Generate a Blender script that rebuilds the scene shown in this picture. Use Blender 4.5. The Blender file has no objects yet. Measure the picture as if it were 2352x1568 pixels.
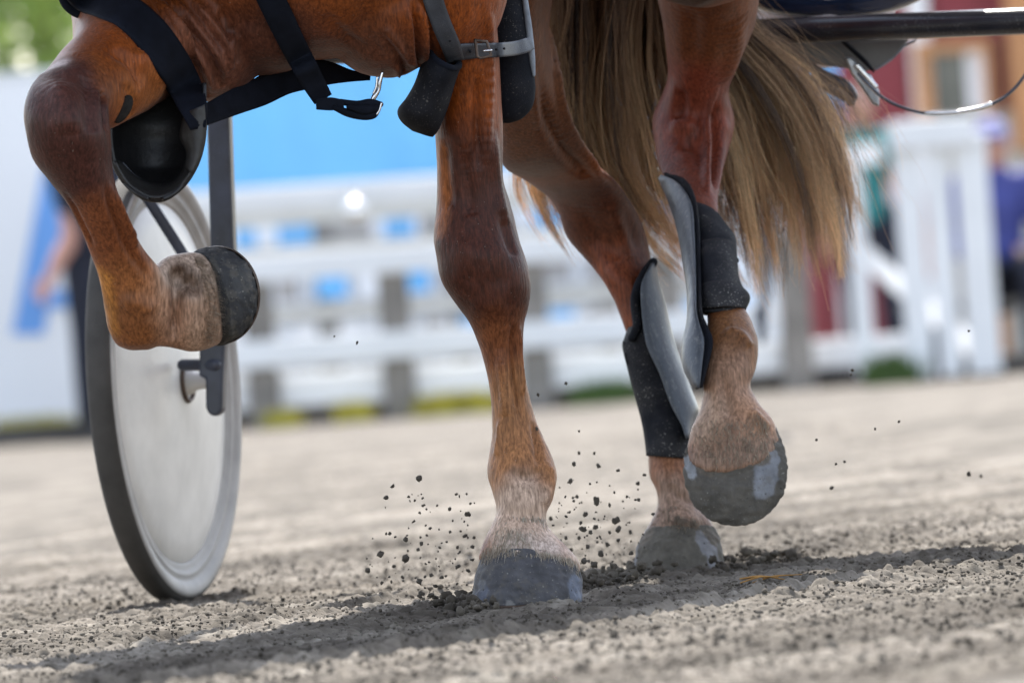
import bpy, bmesh, math, random
import numpy as np
from mathutils import Vector, Matrix
from mathutils.bvhtree import BVHTree

random.seed(7)
RNG = np.random.default_rng(11)
SC = bpy.context.scene
COL = SC.collection

# ------------------------------------------------------------------ camera
FPX, CX, CY = 27200.0, 1176.0, 784.0        # focal length and centre of the photograph (2352 px wide)
CAM_H, SLOPE, HORIZ = 0.375, 0.072, 753.0
rho = math.atan(SLOPE)
pit = math.atan((CY - HORIZ) / FPX)
Fw = np.array([0, math.cos(pit), -math.sin(pit)])
R0 = np.array([1.0, 0, 0])
U0 = np.array([0, math.sin(pit), math.cos(pit)])
Rt = math.cos(rho) * R0 - math.sin(rho) * U0
Up = math.sin(rho) * R0 + math.cos(rho) * U0
CAM = np.array([0, 0, CAM_H])
cam = bpy.data.objects.new('camera', bpy.data.cameras.new('camera'))
COL.objects.link(cam)
cam.matrix_world = Matrix(((Rt[0], Up[0], -Fw[0], 0), (Rt[1], Up[1], -Fw[1], 0), (Rt[2], Up[2], -Fw[2], CAM_H), (0, 0, 0, 1)))
cam.data.sensor_width = 36
cam.data.lens = FPX / 2352 * 36
cam.data.clip_start, cam.data.clip_end = 0.5, 3000
cam.data.dof.use_dof = True
cam.data.dof.focus_distance = 16.1
cam.data.dof.aperture_fstop = 10.0
SC.camera = cam

# ------------------------------------------------------------------ light
SUN_EL, SUN_AZ = math.radians(50), math.radians(0)      # azimuth measured from +Y towards +X
w = bpy.data.worlds.new('World'); SC.world = w; w.use_nodes = True
nt = w.node_tree; bg = nt.nodes['Background']
sky = nt.nodes.new('ShaderNodeTexSky'); sky.sky_type = 'NISHITA'; sky.sun_disc = False
sky.sun_elevation = SUN_EL; sky.sun_rotation = SUN_AZ
sky.dust_density = 1.0
hs_ = nt.nodes.new('ShaderNodeHueSaturation'); hs_.inputs['Saturation'].default_value = .55      # hazy, less blue sky
nt.links.new(sky.outputs[0], hs_.inputs['Color']); nt.links.new(hs_.outputs[0], bg.inputs[0]); bg.inputs[1].default_value = 0.15
sl = bpy.data.lights.new('sun', 'SUN'); sl.energy = 3.3; sl.angle = math.radians(0.5); sl.color = (1.0, 0.95, 0.87)
so = bpy.data.objects.new('sun', sl); COL.objects.link(so)
sdir = Vector((math.sin(SUN_AZ) * math.cos(SUN_EL), math.cos(SUN_AZ) * math.cos(SUN_EL), math.sin(SUN_EL)))
so.rotation_euler = sdir.to_track_quat('Z', 'Y').to_euler()
so.location = sdir * 60
SC.view_settings.view_transform = 'Standard'; SC.view_settings.look = 'None'
SC.view_settings.exposure = 1.6; SC.view_settings.gamma = 1
SC.cycles.use_denoising = True
try: SC.cycles.denoiser = 'OPENIMAGEDENOISE'
except Exception: pass
SC.cycles.max_bounces = 6
SC.cycles.caustics_reflective = False; SC.cycles.caustics_refractive = False

# ------------------------------------------------------------------ helpers
def P(x, y, D):
    return CAM + D * (Fw + (x - CX) / FPX * Rt - (y - CY) / FPX * Up)
def ray(x, y):
    d = Fw + (x - CX) / FPX * Rt - (y - CY) / FPX * Up
    return Vector(CAM), Vector(d / np.linalg.norm(d))
def nrm(v):
    v = np.asarray(v, float); return v / (np.linalg.norm(v) + 1e-12)

def catmull(A, sub):
    A = np.asarray(A, float); n = len(A); out = []
    for i in range(n - 1):
        p0 = A[i - 1] if i else 2 * A[0] - A[1]
        p1, p2 = A[i], A[i + 1]
        p3 = A[i + 2] if i + 2 < n else 2 * A[-1] - A[-2]
        for k in range(sub):
            t = k / sub
            out.append(0.5 * (2 * p1 + (p2 - p0) * t + (2 * p0 - 5 * p1 + 4 * p2 - p3) * t * t + (3 * p1 - p0 - 3 * p2 + p3) * t ** 3))
    out.append(A[-1]); return np.array(out)

def resample(line, n):
    A = catmull(np.array(line, float), 8); d = np.r_[0, np.cumsum(np.linalg.norm(np.diff(A, axis=0), axis=1))]
    t = np.linspace(0, d[-1], n); return np.column_stack([np.interp(t, d, A[:, k]) for k in range(A.shape[1])])
class MB:
    """collects shapes; build() links them as ONE mesh object"""
    def __init__(s): s.V = []; s.F = []; s.n = 0
    def add(s, V, F):
        V = np.asarray(V, float).reshape(-1, 3)
        s.V.append(V); s.F += [tuple(int(i) + s.n for i in f) for f in F]; s.n += len(V); return s
    def rings(s, rings, closed=True, cap=True):
        m = len(rings[0]); V = np.concatenate(rings); F = []
        for i in range(len(rings) - 1):
            a, b = i * m, (i + 1) * m
            for j in range(m if closed else m - 1):
                k = (j + 1) % m
                F.append((a + j, a + k, b + k, b + j))
        if cap and closed:
            F.append(tuple(range(m))[::-1]); F.append(tuple(range((len(rings) - 1) * m, len(rings) * m)))
        return s.add(V, F)
    def loft(s, secs, n=28, sub=5, cap=True, span=None, grow=0.0, power=1.0):
        """sections (xl, yl, xr, yr, distance, half depth[, tilt]) with the outline's two edges"""
        S = catmull([tuple(q) + (0,) * (7 - len(q)) for q in secs], sub)
        th = np.linspace(0, 2 * math.pi, n, endpoint=False) if span is None else np.linspace(span[0], span[1], n)
        rings = []
        for xl, yl, xr, yr, D, dh, tl in S:
            L, R = P(xl, yl, D), P(xr, yr, D)
            c, a = (L + R) / 2, (R - L) / 2
            ln = np.linalg.norm(a); a = a * (1 + grow / ln)
            b = np.array([0, dh + grow, tl])
            ct, st = np.cos(th), np.sin(th)
            ct = np.sign(ct) * np.abs(ct) ** power; st = np.sign(st) * np.abs(st) ** power
            rings.append(c + np.outer(ct, a) + np.outer(st, b))
        return s.rings(rings, span is None, cap)
    def tube(s, pts, rad, n=10, sub=1, cap=True, flat=1.0):
        pts = np.asarray(pts, float); rad = np.asarray(rad, float) * np.ones(len(pts))
        if sub > 1:
            q = catmull(np.column_stack([pts, rad]), sub); pts, rad = q[:, :3], q[:, 3]
        T = np.gradient(pts, axis=0); T /= np.linalg.norm(T, axis=1)[:, None] + 1e-12
        u = nrm(np.cross(T[0], (0, 0, 1) if abs(T[0][2]) < .9 else (1, 0, 0)))
        th = np.linspace(0, 2 * math.pi, n, endpoint=False); rings = []
        def ring(p, t, u, r): 
            v = np.cross(t, u); return p + r * (np.outer(np.cos(th), u) + flat * np.outer(np.sin(th), v))
        for i, (p, t, r) in enumerate(zip(pts, T, rad)):
            u = nrm(u - t * np.dot(u, t))
            if i == 0 and cap:
                for a in (.15, .5, .85): rings.append(ring(p - t * r * math.cos(a * math.pi / 2), t, u, r * math.sin(a * math.pi / 2)))
            rings.append(ring(p, t, u, r))
            if i == len(pts) - 1 and cap:
                for a in (.85, .5, .15): rings.append(ring(p + t * r * math.cos(a * math.pi / 2), t, u, r * math.sin(a * math.pi / 2)))
        return s.rings(rings)
    def ell(s, c, rx, ry, rz, n=20, M=None):
        th = np.linspace(0, 2 * math.pi, n, endpoint=False); rings = []
        M = np.eye(3) if M is None else np.asarray(M)
        for ph in np.linspace(0.06, math.pi - .06, n // 2 + 2):
            q = np.column_stack([rx * np.sin(ph) * np.cos(th), ry * np.sin(ph) * np.sin(th), np.full(n, rz * np.cos(ph))])
            rings.append(np.asarray(c) + q @ M.T)
        return s.rings(rings)
    def box(s, c, half, M=None):
        c = np.asarray(c, float); M = np.eye(3) if M is None else np.asarray(M)
        V = [c + M @ (np.array([i, j, k]) * half) for i in (-1, 1) for j in (-1, 1) for k in (-1, 1)]
        return s.add(V, [(0, 1, 3, 2), (4, 6, 7, 5), (0, 4, 5, 1), (2, 3, 7, 6), (0, 2, 6, 4), (1, 5, 7, 3)])
    def prism(s, pts, off):
        """polygon of 3D points extruded by the vector off"""
        pts = np.asarray(pts, float); m = len(pts)
        V = np.concatenate([pts, pts + np.asarray(off)])
        F = [tuple(range(m))[::-1], tuple(range(m, 2 * m))] + [(i, (i + 1) % m, m + (i + 1) % m, m + i) for i in range(m)]
        return s.add(V, F)
    def lathe(s, c, ax, prof, n=96):
        """profile of (radius, along-axis) points turned about the axis ax through c"""
        ax = nrm(ax); u = nrm(np.cross(ax, (0, 0, 1))); v = np.cross(ax, u)
        th = np.linspace(0, 2 * math.pi, n, endpoint=False)
        d = np.outer(np.cos(th), u) + np.outer(np.sin(th), v)
        return s.rings([np.asarray(c) + r * d + h * ax for r, h in prof], True, False)
    def mesh(s, name):
        me = bpy.data.meshes.new(name)
        me.from_pydata(np.concatenate(s.V).tolist(), [], s.F); me.update(); return me
    def build(s, name, mat, parent=None, smooth=True, bevel=0.0, solid=0.0, subd=0):
        o = bpy.data.objects.new(name, s.mesh(name)); COL.objects.link(o)
        fin(o, mat, parent, smooth, bevel, solid, subd); return o

def fin(o, mat, parent=None, smooth=True, bevel=0.0, solid=0.0, subd=0):
    if mat: o.data.materials.append(mat)
    if parent: o.parent = parent; o.matrix_parent_inverse = Matrix.Translation(-Vector(parent.location))
    bm = bmesh.new(); bm.from_mesh(o.data); bmesh.ops.recalc_face_normals(bm, faces=bm.faces); bm.to_mesh(o.data); bm.free()
    if smooth: o.data.polygons.foreach_set('use_smooth', np.ones(len(o.data.polygons), bool))
    if solid:
        m = o.modifiers.new('s', 'SOLIDIFY'); m.thickness = solid; m.offset = 0
    if bevel:
        m = o.modifiers.new('b', 'BEVEL'); m.width = bevel; m.segments = 2; m.limit_method = 'ANGLE'
    if subd:
        m = o.modifiers.new('u', 'SUBSURF'); m.levels = m.render_levels = subd

def thing(name, label, cat, loc=(0, 0, 0), group=None):
    o = bpy.data.objects.new(name, None); COL.objects.link(o); o.location = Vector(loc); o.empty_display_size = .1
    return tag(o, label, cat, group)
def tag(o, label, cat=None, group=None, kind=None):
    if label: o['label'] = label
    if cat: o['category'] = cat
    if group: o['group'] = group
    if kind: o['kind'] = kind
    return o

def remesh(mb, name, voxel, smooth=6, factor=.5):
    o = bpy.data.objects.new(name, mb.mesh(name)); COL.objects.link(o)
    bm = bmesh.new(); bm.from_mesh(o.data); bmesh.ops.recalc_face_normals(bm, faces=bm.faces); bm.to_mesh(o.data); bm.free()
    m = o.modifiers.new('r', 'REMESH'); m.mode = 'VOXEL'; m.voxel_size = voxel; m.use_smooth_shade = True
    m = o.modifiers.new('s', 'SMOOTH'); m.factor = factor; m.iterations = smooth
    dg = bpy.context.evaluated_depsgraph_get()
    me = bpy.data.meshes.new_from_object(o.evaluated_get(dg)); me.name = name
    old = o.data; o.modifiers.clear(); o.data = me; bpy.data.meshes.remove(old)
    me.polygons.foreach_set('use_smooth', np.ones(len(me.polygons), bool))
    return o

def getV(me):
    a = np.empty(len(me.vertices) * 3, np.float32); me.vertices.foreach_get('co', a); return a.reshape(-1, 3).astype(float)
def setV(me, V):
    me.vertices.foreach_set('co', V.astype(np.float32).ravel()); me.update()
def getN(me):
    a = np.empty(len(me.vertices) * 3, np.float32); me.vertices.foreach_get('normal', a); return a.reshape(-1, 3).astype(float)

def bvh_of(me):
    V = getV(me); F = [tuple(p.vertices) for p in me.polygons]
    return BVHTree.FromPolygons([tuple(v) for v in V], F)
def hit(bv, x, y, D=None):
    o, d = ray(x, y); r = bv.ray_cast(o, d)
    if r[0] is None: return P(x, y, D) if D else None
    return np.array(r[0])

def sculpt(V, N, bv, strokes):
    """raises (or sinks) the skin along lines found on its surface: folds, veins, tendons"""
    for pts, rad, amp in strokes:
        q = catmull(np.array(pts, float), 6)
        W = [hit(bv, x, y) for x, y in q]; W = [p for p in W if p is not None]
        if len(W) < 2: continue
        W = np.array(W)
        keep = np.r_[True, np.linalg.norm(np.diff(W, axis=0), axis=1) < .06]; W = W[keep]
        d = []
        for a, b in zip(W[:-1], W[1:]):
            k = max(2, int(np.linalg.norm(b - a) / (rad * .5))); d.append(a + (b - a) * np.linspace(0, 1, k)[:, None])
        W = np.concatenate(d)
        lo, hi = W.min(0) - 3 * rad, W.max(0) + 3 * rad
        idx = np.where(((V > lo) & (V < hi)).all(1))[0]
        if not len(idx): continue
        dm = np.full(len(idx), 9.0); ti = np.zeros(len(idx))
        for k, p in enumerate(W):
            dd = np.linalg.norm(V[idx] - p, axis=1); m = dd < dm; dm[m] = dd[m]; ti[m] = k / (len(W) - 1)
        fade = np.clip(np.minimum(ti, 1 - ti) * 5, 0, 1) ** .7
        V[idx] += N[idx] * (amp * fade * np.exp(-(dm / rad) ** 2))[:, None]
    return V

def paint(me, base, blobs, attr='coat', sat=1, gain=1, blend=1.0):
    """coat colour: (centre, radius, colour, strength) patches, a few of them painted sunlight and crease shade"""
    V = getV(me); C = np.tile(np.array(base, float), (len(V), 1))
    for c, r, col, k in blobs:
        c = np.atleast_2d(c); d = np.full(len(V), 9.0)
        for a, b in zip(c[:-1], c[1:]) if len(c) > 1 else [(c[0], c[0])]:
            ab = b - a; L = ab @ ab + 1e-12
            t = np.clip(((V - a) @ ab) / L, 0, 1); d = np.minimum(d, np.linalg.norm(V - a - t[:, None] * ab, axis=1))
        d = d + r * .22 * (vnoise(V[:, 0] / (r * .5) + V[:, 1] / (r * .6), V[:, 2] / (r * .5), 61) + .6 * vnoise(V[:, 0] / (r * .16), V[:, 2] / (r * .16), 62))
        wgt = k * np.clip((r * blend - d) / (r * max(.12, blend - .55)), 0, 1); wgt = wgt * wgt * (3 - 2 * wgt) if k >= 1 else wgt
        C = C * (1 - wgt[:, None]) + np.array(col) * wgt[:, None]
    if sat != 1: l = C @ np.array((.3, .6, .1)); C = np.clip(l[:, None] + (C - l[:, None]) * sat, .004, 1) * gain * (1.06, .93, .92)
    at = me.color_attributes.new(attr, 'FLOAT_COLOR', 'POINT')
    at.data.foreach_set('color', np.column_stack([C, np.ones(len(V))]).astype(np.float32).ravel())

# value noise
def _h(i, j, s):
    n = (i * 374761393 + j * 668265263 + s * 2147483647) & 0xFFFFFFFF
    n = ((n ^ (n >> 13)) * 1274126177) & 0xFFFFFFFF
    return ((n ^ (n >> 16)) & 0xFFFF) / 65535.0
def vnoise(x, y, s=0):
    xi, yi = np.floor(x).astype(np.int64), np.floor(y).astype(np.int64); fx, fy = x - xi, y - yi
    fx = fx * fx * (3 - 2 * fx); fy = fy * fy * (3 - 2 * fy)
    a, b, c, d = _h(xi, yi, s), _h(xi + 1, yi, s), _h(xi, yi + 1, s), _h(xi + 1, yi + 1, s)
    return (a + (b - a) * fx) * (1 - fy) + (c + (d - c) * fx) * fy - .5

# ------------------------------------------------------------------ materials
def M_(name):
    m = bpy.data.materials.new(name); m.use_nodes = True
    return m, m.node_tree, m.node_tree.nodes['Principled BSDF']
def nd(nt, t, **k):
    n = nt.nodes.new(t)
    for a, v in k.items(): setattr(n, a, v)
    return n
def noise(nt, scale, detail=4, rough=.55, stretch=(1, 1, 1), rot=(0, 0, 0), vt='POINT'):
    tc = nd(nt, 'ShaderNodeTexCoord'); mp = nd(nt, 'ShaderNodeMapping'); n = nd(nt, 'ShaderNodeTexNoise')
    mp.vector_type = vt; mp.inputs['Scale'].default_value = stretch; mp.inputs['Rotation'].default_value = rot
    n.inputs['Scale'].default_value = scale; n.inputs['Detail'].default_value = detail; n.inputs['Roughness'].default_value = rough
    nt.links.new(tc.outputs['Object'], mp.inputs[0]); nt.links.new(mp.outputs[0], n.inputs['Vector']); return n
def ramp(nt, src, stops):
    r = nd(nt, 'ShaderNodeValToRGB'); e = r.color_ramp.elements
    while len(e) < len(stops): e.new(.5)
    for el, (p, c) in zip(e, stops): el.position = p; el.color = (*c, 1) if len(c) == 3 else c
    nt.links.new(src, r.inputs[0]); return r
def mix(nt, fac, a, b, mode='MIX'):
    m = nd(nt, 'ShaderNodeMix', data_type='RGBA', blend_type=mode)
    for sock, v in ((m.inputs[0], fac), (m.inputs[6], a), (m.inputs[7], b)):
        if hasattr(v, 'is_linked'): nt.links.new(v, sock)
        elif isinstance(v, tuple): sock.default_value = (*v, 1)
        else: sock.default_value = v
    return m.outputs[2]
def bump(nt, b, src, strength, dist, prev=None):
    n = nd(nt, 'ShaderNodeBump'); n.inputs['Strength'].default_value = strength; n.inputs['Distance'].default_value = dist
    nt.links.new(src, n.inputs['Height'])
    if prev: nt.links.new(prev.outputs[0], n.inputs['Normal'])
    nt.links.new(n.outputs[0], b.inputs['Normal']); return n

def plain(name, col, rough=.5, metal=0.0, var=.25, scale=20, bmp=0.0, bscale=200, coat=0.0, dirt=0.0, dirtcol=(.42, .38, .33), spec=.5):
    m, nt, b = M_(name)
    n = noise(nt, scale, 5)
    lo, hi = tuple(c * (1 - var) for c in col), tuple(min(1, c * (1 + var)) for c in col)
    c = ramp(nt, n.outputs['Fac'], [(.3, lo), (.7, hi)]).outputs[0]
    if dirt:
        v = noise(nt, 320, 2, .5); v2 = noise(nt, 14, 3)
        r1 = ramp(nt, v.outputs['Fac'], [(.62, (0, 0, 0)), (.72, (1, 1, 1))])
        r2 = ramp(nt, v2.outputs['Fac'], [(.45, (0, 0, 0)), (.7, (1, 1, 1))])
        f = mix(nt, 1.0, r1.outputs[0], r2.outputs[0], 'MULTIPLY')
        f2 = mix(nt, 1.0, f, (dirt, dirt, dirt), 'MULTIPLY')
        r3 = ramp(nt, v2.outputs['Fac'], [(.4, (0, 0, 0)), (.95, (dirt * .16,) * 3)])
        c = mix(nt, r3.outputs[0], c, dirtcol); c = mix(nt, f2, c, dirtcol)
    nt.links.new(c, b.inputs['Base Color'])
    b.inputs['Roughness'].default_value = rough; b.inputs['Metallic'].default_value = metal
    b.inputs['Coat Weight'].default_value = coat; b.inputs['Specular IOR Level'].default_value = spec
    if bmp: bump(nt, b, noise(nt, bscale, 4).outputs['Fac'], bmp, .002)
    return m

def scuffed(name, col, hi, rough):
    m, nt, b = M_(name)
    n1 = noise(nt, 30, 5, .6, (1, 1, .35)); n2 = noise(nt, 150, 3, .6, (1, 1, .1)); n3 = noise(nt, 330, 2)
    c = ramp(nt, n1.outputs['Fac'], [(.3, tuple(x * .6 for x in col)), (.7, tuple(x * 1.35 for x in col))]).outputs[0]
    c = mix(nt, ramp(nt, n2.outputs['Fac'], [(.55, (0, 0, 0)), (.75, (.6, .6, .6))]).outputs[0], c, hi)
    c = mix(nt, ramp(nt, n3.outputs['Fac'], [(.66, (0, 0, 0)), (.72, (.9, .9, .9))]).outputs[0], c, hi)
    nt.links.new(c, b.inputs['Base Color']); b.inputs['Specular IOR Level'].default_value = .4
    r = ramp(nt, n1.outputs['Fac'], [(.3, (rough - .1,) * 3), (.7, (rough + .15,) * 3)]); nt.links.new(r.outputs[0], b.inputs['Roughness'])
    p = bump(nt, b, n2.outputs['Fac'], .3, .001); bump(nt, b, n3.outputs['Fac'], .4, .001, p); return m
def coat_mat():
    m, nt, b = M_('chestnut_coat')
    at = nd(nt, 'ShaderNodeAttribute', attribute_name='coat')
    n1 = noise(nt, 9, 5); n2 = noise(nt, 260, 3, .6, (1, 1, .16)); n3 = noise(nt, 520, 2, .6, (1, 1, .12))
    c = mix(nt, .75, at.outputs['Color'], ramp(nt, n1.outputs['Fac'], [(.3, (.62, .6, .6)), (.7, (1.3, 1.32, 1.34))]).outputs[0], 'MULTIPLY')
    c = mix(nt, .75, c, ramp(nt, n2.outputs['Fac'], [(.32, (.45, .43, .41)), (.68, (1.5, 1.53, 1.58))]).outputs[0], 'MULTIPLY')
    n6 = noise(nt, 75, 4, .65, (1, 1, .3)); c = mix(nt, .25, c, ramp(nt, n6.outputs['Fac'], [(.32, (.66, .64, .62)), (.68, (1.3, 1.32, 1.36))]).outputs[0], 'MULTIPLY')
    c = mix(nt, .6, c, ramp(nt, n3.outputs['Fac'], [(.3, (.55, .55, .55)), (.72, (1.35, 1.36, 1.4))]).outputs[0], 'MULTIPLY')
    # stray pale specks of dust
    v = noise(nt, 420, 1); f = ramp(nt, v.outputs['Fac'], [(.76, (0, 0, 0)), (.8, (.5, .5, .5))])
    c = mix(nt, f.outputs[0], c, (.42, .36, .3))
    nt.links.new(c, b.inputs['Base Color'])
    b.inputs['Roughness'].default_value = .48; b.inputs['Specular IOR Level'].default_value = .2
    b.inputs['Sheen Weight'].default_value = .06; b.inputs['Sheen Roughness'].default_value = .4
    p = bump(nt, b, n2.outputs['Fac'], .6, .0016)
    p2 = bump(nt, b, n3.outputs['Fac'], .3, .0008, p)
    bump(nt, b, noise(nt, 30, 4).outputs['Fac'], .25, .006, p2)
    return m

def hoof_mat():
    m, nt, b = M_('hoof_horn')
    at = nd(nt, 'ShaderNodeAttribute', attribute_name='coat')
    n1 = noise(nt, 40, 5); n2 = noise(nt, 300, 3); n3 = noise(nt, 120, 4, .6, (1, 1, .25))
    c = mix(nt, .8, at.outputs['Color'], ramp(nt, n1.outputs['Fac'], [(.3, (.7, .7, .7)), (.7, (1.3, 1.3, 1.3))]).outputs[0], 'MULTIPLY')
    c = mix(nt, .5, c, ramp(nt, n3.outputs['Fac'], [(.3, (.7, .7, .7)), (.7, (1.25, 1.25, 1.25))]).outputs[0], 'MULTIPLY')
    f = ramp(nt, n2.outputs['Fac'], [(.64, (0, 0, 0)), (.72, (.75, .75, .75))])
    c = mix(nt, f.outputs[0], c, (.26, .245, .22))
    n4 = noise(nt, 55, 6, .7); f4 = ramp(nt, n4.outputs['Fac'], [(.5, (0, 0, 0)), (.58, (.36, .36, .36))]); c = mix(nt, f4.outputs[0], c, (.115, .1, .08))
    n5 = noise(nt, 170, 3, .6); f5 = ramp(nt, n5.outputs['Fac'], [(.66, (0, 0, 0)), (.7, (.8, .8, .8))]); c = mix(nt, f5.outputs[0], c, (.02, .018, .016))
    nt.links.new(c, b.inputs['Base Color']); b.inputs['Roughness'].default_value = .7; b.inputs['Specular IOR Level'].default_value = .22
    p = bump(nt, b, n1.outputs['Fac'], .4, .003); bump(nt, b, n2.outputs['Fac'], .5, .0015, p)
    return m

def hair_mat():
    m, nt, b = M_('tail_hair')
    at = nd(nt, 'ShaderNodeAttribute', attribute_name='coat')
    nt.links.new(at.outputs['Color'], b.inputs['Base Color'])
    b.inputs['Roughness'].default_value = .42; b.inputs['Specular IOR Level'].default_value = .35
    b.inputs['Sheen Weight'].default_value = .1
    tr = nd(nt, 'ShaderNodeBsdfTranslucent'); ms = nd(nt, 'ShaderNodeMixShader'); ms.inputs[0].default_value = .3
    nt.links.new(at.outputs['Color'], tr.inputs[0])
    nt.links.new(b.outputs[0], ms.inputs[1]); nt.links.new(tr.outputs[0], ms.inputs[2])
    nt.links.new(ms.outputs[0], nt.nodes['Material Output'].inputs[0]); return m

MAT = {}
MAT['coat'] = coat_mat(); MAT['hoof'] = hoof_mat(); MAT['hair'] = hair_mat()
MAT['neoprene'] = plain('black_neoprene', (.006, .007, .011), .8, var=.4, scale=30, bmp=.35, bscale=500, dirt=.25, spec=.12)
MAT['neo_dirty'] = plain('dusty_neoprene', (.007, .008, .012), .75, var=.4, scale=25, bmp=.6, bscale=420, dirt=1.0, dirtcol=(.33, .31, .29), spec=.12)
MAT['webbing'] = plain('navy_webbing', (.006, .0075, .013), .85, var=.3, scale=40, bmp=.5, bscale=900, spec=.12)
MAT['cup'] = plain('worn_black_rubber', (.008, .008, .009), .5, var=.5, scale=18, bmp=.5, bscale=90, dirt=.25, dirtcol=(.12, .11, .1))
MAT['cup_lip'] = plain('lip_rubber', (.022, .021, .02), .5, var=.5, scale=25, bmp=.6, bscale=120, dirt=.35, dirtcol=(.1, .09, .08))  # lighter copy of the cup rubber, toned to show the lip's form
MAT['strap'] = plain('grey_strap', (.035, .039, .05), .5, var=.3, scale=30, bmp=.4, bscale=500, dirt=.2)
MAT['felt'] = plain('grey_felt', (.2, .22, .25), .9, var=.3, scale=60, bmp=.6, bscale=500)
MAT['rust'] = plain('rusty_buckle', (.1, .07, .055), .55, .6, var=.4, scale=80)
MAT['steel'] = plain('bright_steel', (.6, .6, .62), .25, 1.0, var=.15, scale=60)
MAT['shell'] = scuffed('grey_plastic', (.06, .068, .082), (.2, .2, .2), .42)
MAT['black_paint'] = plain('black_gloss_paint', (.006, .008, .015), .27, var=.3, scale=30, coat=.5, dirt=.5, dirtcol=(.3, .28, .27))
MAT['fork'] = plain('dusty_dark_paint', (.03, .036, .056), .34, var=.4, scale=22, dirt=.35, dirtcol=(.2, .2, .22))
MAT['tyre'] = plain('dusty_tyre', (.05, .046, .042), .85, var=.3, scale=14, bmp=.4, bscale=200)
MAT['sidewall'] = plain('pale_dusty_rim', (.36, .345, .33), .6, var=.22, scale=12, bmp=.15, bscale=120)
MAT['disc'] = plain('dusty_white_disc', (.7, .685, .655), .42, var=.2, scale=6, bmp=.2, bscale=8, dirt=.4, dirtcol=(.3, .27, .24))
MAT['vinyl'] = plain('navy_vinyl', (.012, .02, .05), .22, var=.3, scale=30, coat=.4)
MAT['grey_board'] = plain('grey_flap', (.12, .115, .11), .7, var=.2)
MAT['white_paint'] = plain('white_paint', (.8, .81, .83), .55, var=.05, scale=3)
MAT['white_wall'] = plain('white_panel', (.86, .87, .9), .6, var=.02, scale=1)
MAT['banner_blue'] = plain('letter_blue', (.16, .38, .82), .5, var=.08, scale=2)
MAT['sky_blue'] = plain('sky_blue_tarp', (.15, .47, .86), .55, var=.08, scale=2.2)
MAT['old_wood'] = plain('weathered_post', (.24, .22, .2), .85, var=.3, scale=8)
MAT['pale_grey'] = plain('pale_grey_slat', (.36, .34, .33), .8, var=.15, scale=6)
MAT['red_wall'] = plain('red_boards', (.22, .035, .045), .7, var=.15, scale=5)
MAT['orange'] = plain('orange_frame', (.5, .24, .1), .6, var=.15, scale=5)
MAT['beige'] = plain('pale_boards', (.55, .54, .5), .7, var=.1, scale=4)
MAT['glass'] = plain('dark_pane', (.1, .105, .095), .12, var=.3, scale=3)
MAT['skin'] = plain('skin', (.52, .27, .2), .5, var=.1, scale=20)
MAT['dark_cloth'] = plain('dark_navy_cloth', (.012, .015, .03), .8, var=.3, scale=15)
MAT['blue_cloth'] = plain('blue_cloth', (.05, .06, .24), .75, var=.2, scale=15)
MAT['violet_cap'] = plain('violet_cap', (.24, .24, .46), .7, var=.15, scale=15)
MAT['red_cloth'] = plain('red_cloth', (.24, .05, .06), .75, var=.2, scale=15)
MAT['pink_cloth'] = plain('pink_cloth', (.55, .4, .4), .75, var=.1, scale=15)
MAT['teal_cloth'] = plain('teal_cloth', (.02, .2, .2), .75, var=.2, scale=15)
MAT['white_cloth'] = plain('lilac_white_cloth', (.72, .66, .74), .7, var=.06, scale=15)
MAT['brown_hair'] = plain('brown_hair', (.08, .045, .025), .6, var=.3, scale=60)
MAT['leaf'] = plain('leaf_green', (.08, .16, .03), .6, var=.5, scale=.8)
def leafy(name, col, glow):
    m = plain(name, col, .6, var=.5, scale=.8); nt = m.node_tree; b = nt.nodes['Principled BSDF']
    tr = nd(nt, 'ShaderNodeBsdfTranslucent'); tr.inputs[0].default_value = (*glow, 1); ms = nd(nt, 'ShaderNodeMixShader'); ms.inputs[0].default_value = .5
    nt.links.new(b.outputs[0], ms.inputs[1]); nt.links.new(tr.outputs[0], ms.inputs[2]); nt.links.new(ms.outputs[0], nt.nodes['Material Output'].inputs[0]); return m
MAT['leaf'] = leafy('leaf_green', (.1, .17, .04), (.3, .42, .1))
MAT['bark'] = plain('bark', (.12, .09, .06), .9, var=.3, scale=10)
MAT['weed'] = plain('yellow_green_weed', (.42, .37, .05), .7, var=.3, scale=9)
MAT['green_weed'] = plain('dark_green_weed', (.06, .11, .02), .7, var=.3, scale=9)
MAT['callus'] = plain('grey_callus', (.022, .019, .017), .9, spec=.1, var=.5, scale=90, bmp=.8, bscale=260)
MAT['straw'] = plain('straw', (.3, .15, .03), .6, var=.3, scale=60)

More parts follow.
